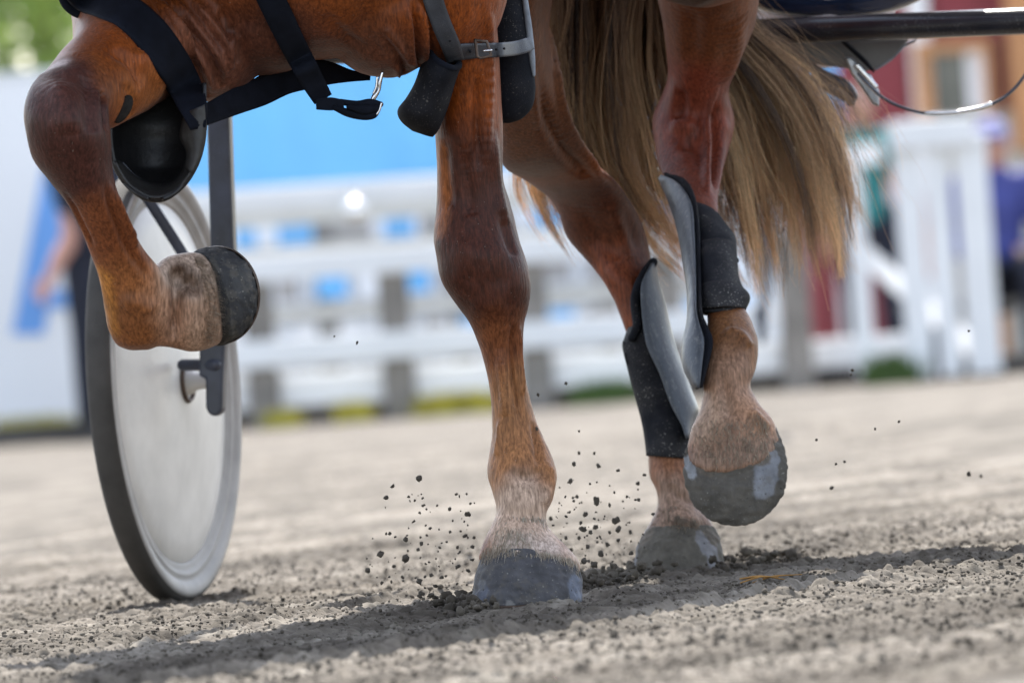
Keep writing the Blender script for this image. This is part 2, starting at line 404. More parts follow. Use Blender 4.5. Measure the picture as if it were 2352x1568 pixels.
def ground_mat(dark=1.0, name='track_sand'):
    m, nt, b = M_(name)
    rz = -math.radians(90 - 17)
    n1 = noise(nt, 6, 6, .6, (1, 1, 1)); n2 = noise(nt, 70, 4, .6); n3 = noise(nt, 2.4, 5, .6, (5, .5, 1), (0, 0, math.radians(70.8)), 'TEXTURE')
    c = ramp(nt, n1.outputs['Fac'], [(.3, (.064 * dark, .054 * dark, .043 * dark)), (.52, (.108 * dark, .092 * dark, .074 * dark)), (.72, (.165 * dark, .146 * dark, .119 * dark))]).outputs[0]
    c = mix(nt, .7, c, ramp(nt, n2.outputs['Fac'], [(.3, (.55, .53, .5)), (.65, (1.2, 1.2, 1.2))]).outputs[0], 'MULTIPLY')
    c = mix(nt, .8, c, ramp(nt, n3.outputs['Fac'], [(.38, (.68, .67, .66)), (.48, (1, 1, 1)), (.58, (1.9, 1.95, 2.02))]).outputs[0], 'MULTIPLY')
    nt.links.new(c, b.inputs['Base Color']); b.inputs['Roughness'].default_value = .9; b.inputs['Specular IOR Level'].default_value = .2
    p = bump(nt, b, noise(nt, 25, 5, .65).outputs['Fac'], .4, .01); bump(nt, b, noise(nt, 260, 4, .7).outputs['Fac'], .6, .002, p)
    return m
MAT['ground'] = ground_mat(1.0); MAT['clod'] = ground_mat(.84, 'damp_clods')
MAT['fly'] = plain('damp_soil', (.085, .07, .054), .9, var=.5, scale=120, bmp=.8, bscale=300)

# ------------------------------------------------------------------ the track
PHI = math.radians(19.2)
HD = np.array([-math.sin(PHI), -math.cos(PHI), 0])         # the way the horse trots: towards the camera
LT = np.array([math.cos(PHI), -math.sin(PHI), 0])          # the horse's left
HOOF_LF, HOOF_RH = P(1210, 1389, 16.0), P(1560, 1320, 17.21)
def ground_z(x, y, fine=True):
    u = x * HD[0] + y * HD[1]; v = x * LT[0] + y * LT[1]       # along and across the track
    z = .010 * vnoise(x / .9, y / .9, 1) * 2
    z = z + .009 * vnoise(u / 1.2, v / .10, 2) + .005 * vnoise(u / .5, v / .045, 3)
    z = z + .007 * vnoise(x / .05, y / .05, 4)
    if fine:
        cl = vnoise(x / .018, y / .018, 5); z = z + .0085 * cl
        z = z + .008 * np.clip(vnoise(x / .03, y / .03, 8) - .17, 0, 1) * 2.2
        z = z + .0075 * vnoise(x / .0105, y / .0105, 6) + .004 * vnoise(x / .0055, y / .0055, 7)
    for pt, dp, wd in (((1180, 1470, 14.6), .014, .03), ((2000, 1260, 18.6), .014, .03), ((700, 1240, 20.5), .012, .03), ((300, 1545, 13.4), .010, .025)):   # wheel ruts
        p = P(*pt); q = (v - (p[0] * LT[0] + p[1] * LT[1]) + .02 * vnoise(u / 1.6, u * 0, 12)) / wd
        z = z - dp * np.exp(-q * q) + dp * .7 * (np.exp(-((q - 1.7) / .6) ** 2) + np.exp(-((q + 1.7) / .6) ** 2))
    for pt in ((1750, 1420, 15.6), (560, 1500, 14.3), (1560, 1505, 14.2), (900, 1210, 21), (1950, 1215, 20.2), (250, 1330, 18.8), (2200, 1480, 14.4)):              # old hoof prints
        p = P(*pt); d2 = ((x - p[0]) ** 2 + ((y - p[1]) * .8) ** 2) / .065 ** 2
        z = z - .014 * np.exp(-d2 ** 2) + .008 * np.exp(-((np.sqrt(d2) - 1.3) / .3) ** 2)
    for h, rr in ((HOOF_LF, .12), (HOOF_RH, .11)):            # the ground is pressed down under a hoof
        d2 = ((x - h[0]) ** 2 + (y - h[1]) ** 2) / rr ** 2
        z = z * (1 - .8 * np.exp(-d2 ** 2)) - .004 * np.exp(-d2 ** 2)
        z = z + .012 * np.exp(-((np.sqrt(d2) - 1.25) / .3) ** 2) * (vnoise(x / .03, y / .03, 9) + .25)
    return z - .004
def build_ground():
    def axis(lo, d0, d1, hi, step, n):
        a = d0 - (np.geomspace(1, 1 + (d0 - lo), n) - 1)[::-1]; c = d1 + (np.geomspace(1, 1 + (hi - d1), n) - 1)
        return np.concatenate([a[:-1], np.arange(d0, d1, step), c])
    X = axis(-260, -1.0, 1.05, 260, .0044, 40)
    ys = [11.6]
    while ys[-1] < 21: ys.append(ys[-1] + (.0046 if 14.2 < ys[-1] < 18.4 else .0075))
    while ys[-1] < 60: ys.append(ys[-1] + (ys[-1] - 20.9) * .012 + .006)
    Y = np.concatenate([11.6 - (np.geomspace(1, 60, 40) - 1)[::-1][:-1], ys, 60 + np.geomspace(1, 500, 30)])
    gx, gy = np.meshgrid(X, Y); x, y = gx.ravel(), gy.ravel()
    near = ((y > 9) & (y < 40)).astype(float)
    z = ground_z(x, y); z = np.where(y < 40, z, z * .3)
    nx, ny = len(X), len(Y)
    me = bpy.data.meshes.new('track_ground')
    V = np.column_stack([x, y, z]).astype(np.float32)
    i = np.arange((nx - 1) * (ny - 1)); r, c = i // (nx - 1), i % (nx - 1); a = r * nx + c
    F = np.column_stack([a, a + 1, a + nx + 1, a + nx]).astype(np.int32)
    me.vertices.add(len(V)); me.vertices.foreach_set('co', V.ravel())
    me.loops.add(F.size); me.loops.foreach_set('vertex_index', F.ravel())
    me.polygons.add(len(F)); me.polygons.foreach_set('loop_start', np.arange(0, F.size, 4, dtype=np.int32))
    me.update(calc_edges=True); me.polygons.foreach_set('use_smooth', np.ones(len(F), bool))
    o = bpy.data.objects.new('track_ground', me); COL.objects.link(o); me.materials.append(MAT['ground'])
    tag(o, 'harrowed beige sand of the trotting track', kind='structure')
build_ground()

def ico():
    bm = bmesh.new(); bmesh.ops.create_icosphere(bm, subdivisions=1, radius=1)
    V = np.array([v.co[:] for v in bm.verts]); F = np.array([[v.index for v in f.verts] for f in bm.faces]); bm.free(); return V, F
def ico2():
    bm = bmesh.new(); bmesh.ops.create_icosphere(bm, subdivisions=2, radius=1)
    V = np.array([v.co[:] for v in bm.verts]); F = np.array([[v.index for v in f.verts] for f in bm.faces]); bm.free(); return V, F
def build_clods():
    Vs, Fs, n = [], [], 0
    for (base, N_, lo, hi, y0, y1) in ((ico(), 95000, .0010, .0040, 12.0, 20.5), (ico(), 3600, .003, .006, 11.8, 21), (ico2(), 170, .006, .011, 11.8, 20), (ico2(), 900, .0025, .010, 0, 0)):
        bv, bf = base
        D = RNG.uniform(y0, y1, N_); x = RNG.uniform(-.055, .055, N_) * D
        if y0 == 0:                                         # fresh heaps thrown up round the hooves
            cen = [P(*q) for q in ((1350, 1305, 16.6), (1395, 1315, 16.7), (1470, 1318, 17.1), (1640, 1318, 17.2), (1720, 1300, 17.4), (1800, 1296, 17.5), (1065, 1385, 16.0), (1090, 1390, 15.95))]
            k_ = RNG.integers(0, len(cen), N_); D = np.array([c[1] for c in cen])[k_] + RNG.normal(0, .1, N_); x = np.array([c[0] for c in cen])[k_] + RNG.normal(0, .022, N_)
            ok = ((x - HOOF_LF[0]) ** 2 + (D - HOOF_LF[1]) ** 2 > .0065) & ((x - HOOF_RH[0]) ** 2 + (D - HOOF_RH[1]) ** 2 > .005); D, x = D[ok], x[ok]
        elif lo > .003:                                       # lumps gather in drifts along the track
            u = x * HD[0] + D * HD[1]; v = x * LT[0] + D * LT[1]
            keep = vnoise(u / .7, v / .16, 21) + vnoise(x / .3, D / .3, 22) * .6 > RNG.uniform(-.35, .45, N_); D, x = D[keep], x[keep]
        m = len(D); r = lo * (hi / lo) ** (RNG.random(m) ** 2.4)
        z = ground_z(x, D) + r * .3 + (RNG.random(m) ** 2 * .016 if y0 == 0 else 0)
        S = r[:, None, None] * RNG.uniform(.7, 1.25, (m, 1, 3)) * (1, 1, .8)
        V = bv[None] * S * RNG.uniform(.68, 1.22, (m, len(bv), 1))
        an = RNG.uniform(0, 6.28, m); ca, sa = np.cos(an)[:, None], np.sin(an)[:, None]
        V = np.stack([V[..., 0] * ca - V[..., 1] * sa, V[..., 0] * sa + V[..., 1] * ca, V[..., 2]], -1) + np.stack([x, D, z], 1)[:, None]
        F = bf[None] + (n + np.arange(m) * len(bv))[:, None, None]
        Vs.append(V.reshape(-1, 3)); Fs.append(F.reshape(-1, 3)); n += m * len(bv)
    V, F = np.concatenate(Vs).astype(np.float32), np.concatenate(Fs).astype(np.int32)
    me = bpy.data.meshes.new('loose_dirt')
    me.vertices.add(len(V)); me.vertices.foreach_set('co', V.ravel())
    me.loops.add(F.size); me.loops.foreach_set('vertex_index', F.ravel())
    me.polygons.add(len(F)); me.polygons.foreach_set('loop_start', np.arange(0, F.size, 3, dtype=np.int32)); me.update(calc_edges=True)
    o = bpy.data.objects.new('loose_dirt', me); COL.objects.link(o); me.materials.append(MAT['clod'])
    tag(o, 'crumbs and lumps of damp dirt lying loose on the track', 'dirt', kind='stuff')
build_clods()

# ------------------------------------------------------------------ the horse
CF = np.array([-.245, 15.95, 0])                                 # middle of the horse at the forelegs, on the ground
LF = [(900, -260, 1190, -260, 15.98, .13), (940, -120, 1170, -120, 15.98, .12), (960, 0, 1140, 0, 15.98, .10), (975, 100, 1147, 95, 15.99, .085),
      (990, 220, 1151, 215, 16, .072), (1000, 320, 1155, 320, 16, .06), (1003, 400, 1157, 410, 16, .052), (1002, 470, 1173, 462, 16, .05),
      (995, 545, 1194, 550, 15.99, .052), (1002, 592, 1213, 610, 15.985, .054), (1012, 642, 1219, 660, 15.985, .053), (1042, 690, 1214, 705, 15.99, .048),
      (1075, 735, 1205, 742, 15.995, .042), (1096, 782, 1203, 795, 16, .036), (1110, 830, 1206, 850, 16, .032), (1122, 890, 1219, 915, 16, .031),
      (1130, 950, 1231, 965, 16, .031), (1132, 1000, 1248, 1005, 16, .034), (1122, 1055, 1274, 1060, 15.995, .041), (1120, 1090, 1281, 1100, 15.99, .043),
      (1131, 1130, 1270, 1150, 15.98, .04), (1140, 1172, 1256, 1180, 15.97, .037), (1130, 1200, 1262, 1212, 15.965, .04), (1108, 1245, 1295, 1247, 15.96, .048),
      (1099, 1278, 1328, 1285, 15.96, .054, -.01), (1100, 1296, 1335, 1316, 15.96, .055, -.02)]
RF = [(95, 165, 215, 185, 15.6, .03), (65, 205, 243, 220, 15.58, .05), (53, 258, 250, 275, 15.57, .06), (60, 312, 254, 328, 15.57, .06),
      (76, 366, 257, 375, 15.58, .055), (112, 412, 266, 425, 15.59, .048), (150, 462, 284, 470, 15.6, .042), (182, 522, 308, 528, 15.62, .036),
      (206, 582, 336, 580, 15.64, .034), (226, 642, 375, 625, 15.66, .036), (239, 715, 404, 680, 15.68, .04), (246, 755, 402, 740, 15.69, .042),
      (268, 793, 385, 785, 15.7, .035), (300, 805, 345, 803, 15.7, .012)]
RFP = [(335, 640, 325, 798, 15.69, .03), (372, 597, 366, 797, 15.69, .037), (410, 582, 412, 804, 15.7, .042), (445, 578, 455, 808, 15.71, .045),
       (478, 590, 500, 792, 15.72, .045), (494, 606, 512, 776, 15.73, .04)]
RH = [(1120, -300, 1330, -300, 17.0, .2), (1130, -100, 1290, -100, 16.95, .16), (1140, 50, 1262, 60, 16.95, .13), (1140, 180, 1276, 170, 16.98, .11),
      (1130, 300, 1305, 270, 17.05, .095), (1155, 382, 1345, 352, 17.12, .08), (1205, 415, 1400, 400, 17.2, .07), (1258, 452, 1440, 448, 17.28, .065),
      (1283, 490, 1468, 498, 17.32, .06), (1302, 545, 1490, 560, 17.34, .055), (1345, 597, 1497, 610, 17.33, .05), (1380, 642, 1500, 650, 17.31, .042),
      (1410, 692, 1513, 695, 17.3, .036), (1432, 745, 1528, 745, 17.29, .034), (1450, 800, 1540, 795, 17.28, .032), (1462, 870, 1560, 865, 17.27, .031),
      (1478, 950, 1576, 945, 17.26, .032), (1488, 1010, 1580, 1010, 17.25, .036), (1489, 1060, 1588, 1060, 17.24, .04), (1493, 1095, 1590, 1100, 17.23, .04),
      (1508, 1125, 1590, 1130, 17.22, .036), (1510, 1160, 1600, 1155, 17.215, .036), (1492, 1200, 1630, 1190, 17.21, .042), (1474, 1228, 1648, 1230, 17.21, .048),
      (1468, 1242, 1651, 1240, 17.21, .048)]
LH = [(1440, -350, 1760, -350, 17.15, .2), (1480, -150, 1760, -150, 17.2, .17), (1510, 0, 1742, 5, 17.25, .13), (1522, 60, 1732, 65, 17.28, .11),
      (1533, 165, 1690, 165, 17.33, .085), (1520, 215, 1674, 210, 17.35, .075), (1500, 258, 1686, 262, 17.36, .068), (1497, 294, 1687, 295, 17.35, .065),
      (1505, 342, 1677, 335, 17.33, .058), (1516, 392, 1662, 393, 17.28, .05), (1545, 440, 1650, 450, 17.22, .042), (1570, 500, 1652, 500, 17.16, .036),
      (1590, 570, 1672, 565, 17.1, .033), (1603, 640, 1685, 635, 17.03, .032), (1618, 700, 1700, 690, 16.97, .034), (1624, 735, 1726, 735, 16.93, .038),
      (1618, 790, 1742, 790, 16.9, .042), (1614, 850, 1736, 850, 16.88, .04), (1616, 895, 1724, 888, 16.87, .036), (1606, 945, 1748, 930, 16.86, .038),
      (1588, 985, 1775, 962, 16.85, .044, .012), (1579, 1035, 1788, 1003, 16.84, .045, .03), (1578, 1046, 1789, 1012, 16.84, .042, .036)]
def horse_body():
    b = MB()
    for s in (LF, RF, RFP, RH, LH): b.loft(s, 28, 5)
    fa = [(160, 236, 15.6, .052), (216, 196, 15.68, .063), (284, 140, 15.78, .074), (325, 75, 15.88, .095), (355, -20, 15.95, .12), (385, -170, 16.0, .15), (430, -420, 16.1, .17)]
    b.tube([P(*q[:3]) for q in fa], [q[3] for q in fa], 28, 6)
    # chest between the forelegs
    b.ell(P(720, -62, 15.92), .2, .16, .117, 28); b.ell(P(884, 22, 15.92), .088, .12, .092, 24); b.ell(P(474, 82, 15.9), .085, .1, .089, 24)
    b.ell(P(600, 30, 15.9), .11, .1, .085, 24); b.ell(P(1000, -60, 15.95), .1, .13, .13, 24)
    # barrel, from the breast to the rump
    th = np.linspace(0, 2 * math.pi, 40, endpoint=False); rings = []
    T = [(-.44, 1.14, .06, .07), (-.36, 1.14, .2, .17), (-.22, 1.15, .29, .23), (-.05, 1.18, .36, .27), (.12, 1.18, .4, .285), (.5, 1.18, .375, .31), (.9, 1.22, .335, .31),
         (1.15, 1.27, .31, .3), (1.4, 1.3, .26, .24), (1.52, 1.32, .17, .15), (1.58, 1.33, .05, .05)]
    for t, z, hh, hw in catmull(T, 4):
        c = CF - HD * t + np.array([0, 0, z]); rings.append(c + np.outer(np.cos(th) * hw, LT) + np.outer(np.sin(th) * hh, (0, 0, 1)))
    b.rings(rings)
    def W(t, l, z): return CF - HD * t + LT * l + np.array([0, 0, z])
    # shoulders, haunches, neck and head above the picture
    for pts, r in (([W(-.1, .2, 1.35), W(-.28, .21, 1.08), W(-.02, .18, .95)], [.12, .12, .11]), ([W(-.1, -.2, 1.35), W(-.3, -.22, 1.1), W(-.1, -.2, .98)], [.12, .12, .12]),
                   ([W(1.25, .13, 1.3), W(1.12, .17, 1.1), W(1.1, .2, .95)], [.2, .2, .14]), ([W(1.25, -.13, 1.3), W(1.08, -.17, 1.1), W(1.0, -.17, .95)], [.2, .2, .15]),
                   ([W(-.05, 0, 1.35), W(-.35, 0, 1.55), W(-.62, 0, 1.8), W(-.78, 0, 2.0)], [.25, .2, .15, .12]),
                   ([W(-.76, 0, 2.0), W(-.92, 0, 1.9), W(-1.1, 0, 1.7), W(-1.24, 0, 1.54), W(-1.3, 0, 1.47)], [.12, .125, .09, .065, .05]),
                   ([W(-.72, .06, 2.08), W(-.73, .075, 2.2)], [.03, .012]), ([W(-.72, -.06, 2.08), W(-.73, -.075, 2.2)], [.03, .012])):
        b.tube(pts, r, 20, 5)
    # dock of the tail
    b.tube([P(1430, -520, 17.45), P(1440, -330, 17.62), P(1450, -150, 17.66)], [.05, .04, .025], 14, 4)
    o = remesh(b, 'body', .004, 6)
    return o
horse = thing('horse', 'chestnut horse trotting with one foreleg lifted, dark knees and pale dusty pasterns', 'horse', CF)
body = horse_body()
BV = bvh_of(body.data)
V, N = getV(body.data), getN(body.data)
STROKES = [
    # folds of skin in the armpit of the lifted foreleg
    ([(372, 0), (420, 70), (470, 150), (492, 215)], 0.0045, 0.0096), ([(388, 0), (440, 75), (490, 150), (510, 200)], 0.0045, -0.0112),
    ([(405, 0), (452, 60), (495, 120), (520, 180)], 0.0045, 0.0096), ([(425, 0), (470, 60), (512, 118)], 0.0045, -0.0096), ([(355, 0), (400, 75), (450, 165), (485, 235)], 0.0045, -0.0096),
    ([(440, 0), (485, 50), (525, 110), (532, 165)], 0.0053, 0.0096), ([(455, 130), (480, 170), (500, 195)], 0.0035, -0.0096), ([(480, 130), (500, 165), (505, 200)], 0.0035, -0.0080),
    ([(538, 70), (532, 110), (528, 160)], 0.0045, 0.0096), ([(505, 20), (520, 60), (540, 100)], 0.0075, -0.0096), ([(560, 30), (550, 90), (545, 150)], 0.0090, -0.0060),
    # folds between chest and standing foreleg
    ([(930, 0), (940, 60), (945, 120), (955, 160)], 0.0045, 0.0096), ([(950, 0), (958, 60), (960, 120), (962, 170)], 0.0037, -0.0128), ([(968, 0), (975, 60), (975, 120), (970, 165)], 0.0045, 0.0096),
    ([(880, 60), (920, 110), (945, 150)], 0.0045, 0.0080), ([(870, 75), (905, 120), (935, 160)], 0.0045, -0.0080), ([(985, 60), (988, 110), (982, 160)], 0.0037, -0.0080),
    ([(910, 150), (918, 172)], 0.0035, 0.0064), ([(925, 150), (932, 172)], 0.0035, -0.0064), ([(838, 0), (850, 80), (880, 140)], 0.0090, -0.0060), ([(740, 30), (790, 80), (860, 120)], 0.0090, -0.0050),
    # standing foreleg: muscles of the forearm, knee, tendons
    ([(1120, 0), (1125, 120), (1122, 260), (1112, 380)], 0.01, 0.007), ([(1095, 160), (1098, 280), (1100, 390)], 0.0068, -0.0096), ([(1065, 330), (1075, 420), (1085, 500)], 0.0085, -0.0064),
    ([(1022, 320), (1025, 400), (1035, 480)], 0.009, -0.005), ([(1135, 300), (1138, 380), (1150, 460), (1165, 520)], 0.01, 0.006), ([(1150, 480), (1165, 540), (1185, 590)], 0.0076, -0.0064),
    ([(1040, 560), (1100, 580), (1170, 570)], 0.016, 0.0035), ([(1050, 630), (1110, 650), (1180, 640)], 0.016, -0.003), ([(1080, 690), (1120, 705), (1170, 700)], 0.014, 0.003),
    ([(1192, 740), (1192, 820), (1204, 910)], 0.0043, 0.0080), ([(1178, 740), (1180, 830), (1190, 920), (1198, 980)], 0.0043, -0.0096), ([(1148, 800), (1155, 880), (1160, 960)], 0.0059, 0.0064),
    ([(1150, 960), (1150, 1000), (1140, 1050)], 0.0051, 0.0080), ([(1225, 970), (1235, 1020), (1240, 1070)], 0.0051, -0.0080), ([(1262, 1060), (1262, 1110), (1248, 1160)], 0.0068, 0.0096),
    ([(1175, 1090), (1215, 1095), (1250, 1080)], 0.0076, -0.0064), ([(1155, 1180), (1200, 1185), (1245, 1190)], 0.0102, -0.0048),
    # lifted foreleg
    ([(238, 205), (240, 250), (244, 300)], 0.0051, -0.0160), ([(150, 440), (180, 500), (215, 570)], 0.0051, -0.0064), ([(240, 420), (265, 500), (300, 580), (340, 640)], 0.0051, -0.0096),
    ([(252, 420), (280, 490), (318, 570)], 0.0051, 0.0080), ([(120, 180), (150, 240), (160, 310)], 0.0153, 0.0096), ([(200, 160), (205, 230), (210, 310)], 0.0119, -0.0096),
    ([(270, 690), (320, 700), (350, 720)], 0.0119, 0.0080), ([(404, 612), (408, 640), (408, 690), (404, 740), (396, 785)], 0.008, -0.017), ([(404, 612), (420, 640), (440, 655)], 0.011, -0.013), ([(425, 640), (440, 655), (462, 660)], 0.0102, -0.0112),
    ([(310, 110), (350, 160), (385, 190)], 0.0127, 0.0096), ([(240, 110), (300, 140), (330, 200)], 0.0119, -0.0096), ([(275, 205), (300, 215), (300, 270)], 0.0085, -0.0064),
    # hind legs: tendons and veins
    ([(1258, 60), (1270, 150), (1290, 260), (1330, 340), (1390, 420)], 0.0059, 0.0128), ([(1240, 200), (1262, 280), (1300, 350), (1350, 410)], 0.0102, -0.0128), ([(1215, 140), (1225, 220), (1240, 300)], 0.0076, 0.0080),
    ([(1400, 470), (1425, 530), (1450, 600)], 0.0102, 0.0080), ([(1340, 470), (1370, 540), (1420, 600)], 0.0127, -0.0064), ([(1460, 620), (1470, 680), (1480, 740)], 0.0051, -0.0064),
    ([(1650, 195), (1630, 235), (1622, 280), (1625, 340), (1622, 400), (1625, 450)], 0.0059, 0.0128), ([(1640, 230), (1645, 290), (1645, 350), (1638, 430)], 0.0076, -0.0144),
    ([(1560, 200), (1565, 240), (1555, 280)], 0.0085, -0.0096), ([(1540, 280), (1570, 290), (1600, 285)], 0.0119, 0.0080), ([(1560, 330), (1600, 345), (1612, 390)], 0.0102, -0.0080),
    ([(1690, 40), (1690, 110), (1665, 190)], 0.0170, 0.0096), ([(1590, 20), (1590, 90), (1590, 150)], 0.0170, -0.0080), ([(1660, 760), (1700, 770), (1720, 800)], 0.0102, 0.0080),
    ([(1660, 850), (1665, 910), (1680, 960)], 0.0085, -0.0080), ([(1720, 940), (1745, 965), (1765, 985)], 0.0076, 0.0096), ([(1535, 1110), (1560, 1140), (1600, 1150)], 0.0085, -0.0064),
    ([(1540, 1180), (1570, 1190), (1610, 1200)], 0.0102, 0.0048),
]
V = sculpt(V, N, BV, STROKES)
# fine relief of the coat so the skin never reads as a smooth shell
V += N * ((vnoise(V[:, 0] / .035 + V[:, 1] / .05, V[:, 2] / .06, 31) * .0022) + vnoise(V[:, 0] / .012, V[:, 2] / .02 + V[:, 1] / .02, 32) * .0008)[:, None]
setV(body.data, V); body.data.update()
def S(*pts): return np.array([hit(BV, x, y, D) for x, y, D in pts])
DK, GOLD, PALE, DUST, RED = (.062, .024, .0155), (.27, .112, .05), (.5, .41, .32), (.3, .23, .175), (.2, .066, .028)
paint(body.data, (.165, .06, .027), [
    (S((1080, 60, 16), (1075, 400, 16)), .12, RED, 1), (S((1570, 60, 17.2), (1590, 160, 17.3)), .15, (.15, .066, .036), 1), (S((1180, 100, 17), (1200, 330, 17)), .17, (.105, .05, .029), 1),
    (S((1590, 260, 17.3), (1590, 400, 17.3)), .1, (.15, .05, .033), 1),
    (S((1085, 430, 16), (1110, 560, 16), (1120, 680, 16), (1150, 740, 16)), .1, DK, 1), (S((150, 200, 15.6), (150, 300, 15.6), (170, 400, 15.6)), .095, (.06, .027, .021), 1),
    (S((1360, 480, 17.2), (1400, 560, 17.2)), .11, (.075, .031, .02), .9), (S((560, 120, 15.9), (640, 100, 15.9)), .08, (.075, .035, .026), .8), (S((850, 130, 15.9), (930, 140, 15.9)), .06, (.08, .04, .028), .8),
    (S((330, 200, 15.7), (370, 210, 15.7)), .065, (.36, .165, .08), 1), (S((300, 190, 15.7)), .07, GOLD, .7), (S((260, 80, 15.8)), .08, RED, .8),  # golden patches: light caught on the lifted forearm, painted into the coat
    (S((1010, 350, 16), (1010, 520, 16)), .018, GOLD, .9), (S((480, 200, 15.9), (440, 100, 15.9)), .05, (.2, .1, .07), .7),  # golden strip paints the sunlit left edge of the standing foreleg
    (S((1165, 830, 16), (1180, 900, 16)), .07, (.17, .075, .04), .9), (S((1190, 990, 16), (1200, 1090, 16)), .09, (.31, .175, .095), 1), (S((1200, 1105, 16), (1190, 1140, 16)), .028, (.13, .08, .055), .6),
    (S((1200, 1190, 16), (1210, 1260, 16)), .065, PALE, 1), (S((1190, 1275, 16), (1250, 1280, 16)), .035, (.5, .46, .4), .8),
    (S((250, 520, 15.6), (290, 640, 15.6)), .06, (.18, .075, .04), .9), (S((300, 700, 15.7), (330, 770, 15.7)), .07, (.25, .12, .06), .9), (S((232, 640, 15.66), (250, 750, 15.68)), .02, (.42, .22, .09), .9),  # narrow bright strip: rim of sun down the lifted cannon, put into the colour
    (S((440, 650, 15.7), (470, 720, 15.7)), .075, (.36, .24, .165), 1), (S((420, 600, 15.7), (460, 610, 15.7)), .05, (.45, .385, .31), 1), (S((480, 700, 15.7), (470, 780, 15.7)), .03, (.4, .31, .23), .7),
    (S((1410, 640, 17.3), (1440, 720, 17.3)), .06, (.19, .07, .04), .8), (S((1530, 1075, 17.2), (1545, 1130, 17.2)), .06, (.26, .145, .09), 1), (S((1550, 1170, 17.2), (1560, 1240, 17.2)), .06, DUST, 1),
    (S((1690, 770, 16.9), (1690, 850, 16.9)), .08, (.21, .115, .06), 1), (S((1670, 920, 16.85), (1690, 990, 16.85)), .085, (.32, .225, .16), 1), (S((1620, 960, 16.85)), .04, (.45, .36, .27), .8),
    (S((1750, 960, 16.85)), .04, (.4, .27, .18), .7), (S((410, 620, 15.69), (408, 700, 15.69)), .011, (.1, .06, .04), .9), (S((420, 632, 15.69), (440, 652, 15.69)), .02, (.1, .07, .05), .9), (S((137, 145, 15.6)), .016, (.5, .45, .42), .8), (S((1580, 0, 17.2)), .05, (.04, .035, .03), .8),  # dark pastern crease: its shade is painted in
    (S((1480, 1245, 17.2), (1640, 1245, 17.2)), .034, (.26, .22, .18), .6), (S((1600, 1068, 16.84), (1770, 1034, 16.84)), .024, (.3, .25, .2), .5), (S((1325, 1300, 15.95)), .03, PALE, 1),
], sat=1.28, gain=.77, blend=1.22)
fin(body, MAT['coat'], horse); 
BV = bvh_of(body.data)

def ring_loft(rings, n=150, sub=14):
    """rings given as (xl, yl, xr, yr, D, near-far vector)"""
    A = catmull([tuple(r[:5]) + tuple(r[5]) for r in rings], sub); th = np.linspace(0, 2 * math.pi, n, endpoint=False); out = []
    for q in A:
        L, R = P(q[0], q[1], q[4]), P(q[2], q[3], q[4])
        out.append((L + R) / 2 + np.outer(np.cos(th), (R - L) / 2) + np.outer(np.sin(th), q[5:8]))
    return out
def px_of(p):
    d = np.asarray(p) - CAM; f = d @ Fw; return CX + FPX * (d @ Rt) / f, CY - FPX * (d @ Up) / f
def hoof(rings, base, blobs, shoe=None):
    rr = ring_loft(rings); b = MB().rings(rr)
    o = bpy.data.objects.new('hoof', b.mesh('hoof')); COL.objects.link(o); me = o.data
    fin(o, None, horse)
    V, N = getV(me), getN(me)
    V += N * (.0024 * (.8 * vnoise(V[:, 0] / .04, V[:, 2] / .007, 41) + vnoise(V[:, 0] / .006, V[:, 2] / .006 + V[:, 1] / .006, 42)))[:, None]; setV(me, V)
    hb_ = bvh_of(me)
    blobs = [(np.array([(lambda h: h if h is not None else p)(hit(hb_, *px_of(p))) for p in np.atleast_2d(c)]), r, col, k) for c, r, col, k in blobs]
    paint(me, base, blobs, blend=.72); me.materials.append(MAT['hoof'])
    if shoe:
        last = rr[-1]; c = last.mean(0); ax = nrm(c - rr[-8].mean(0))
        sb = MB().rings([c + (last - c) * 1.015, c + (last - c) * 1.02 + ax * shoe, c + (last - c) * .72 + ax * shoe, c + (last - c) * .72], True, False)
        sb.build('horseshoe', MAT['rust'], o)
    return o
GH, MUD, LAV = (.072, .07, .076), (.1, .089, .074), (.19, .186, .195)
c_ = lambda x, y, D: [P(x, y, D)]
hoof([(1106, 1284, 1328, 1305, 15.96, (0, .052, -.021)), (1099, 1296, 1334, 1318, 15.96, (0, .0555, -.02)), (1092, 1325, 1338, 1340, 15.955, (0, .06, -.013)), (1086, 1360, 1339, 1362, 15.955, (0, .066, -.005)), (1080, 1391, 1338, 1381, 15.955, (0, .07, 0))],
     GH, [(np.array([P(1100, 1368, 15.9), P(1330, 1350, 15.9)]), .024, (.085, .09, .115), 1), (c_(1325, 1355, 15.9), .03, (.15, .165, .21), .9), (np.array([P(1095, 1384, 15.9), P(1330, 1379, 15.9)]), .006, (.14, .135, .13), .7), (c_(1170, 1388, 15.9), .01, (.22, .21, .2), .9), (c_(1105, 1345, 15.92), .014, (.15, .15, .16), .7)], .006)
hoof([(447, 580, 506, 788, 15.725, (.0265, -.038, .004)), (455, 575, 513, 790, 15.733, (.036, -.04, .006)), (464, 571, 519, 790, 15.74, (.046, -.038, .009)), (472, 571, 523, 787, 15.745, (.0545, -.034, .012))],
     (.034, .034, .036), [(c_(560, 640, 15.72), .03, (.055, .055, .056), .8), (c_(515, 770, 15.72), .03, (.045, .042, .037), .8)], .004)
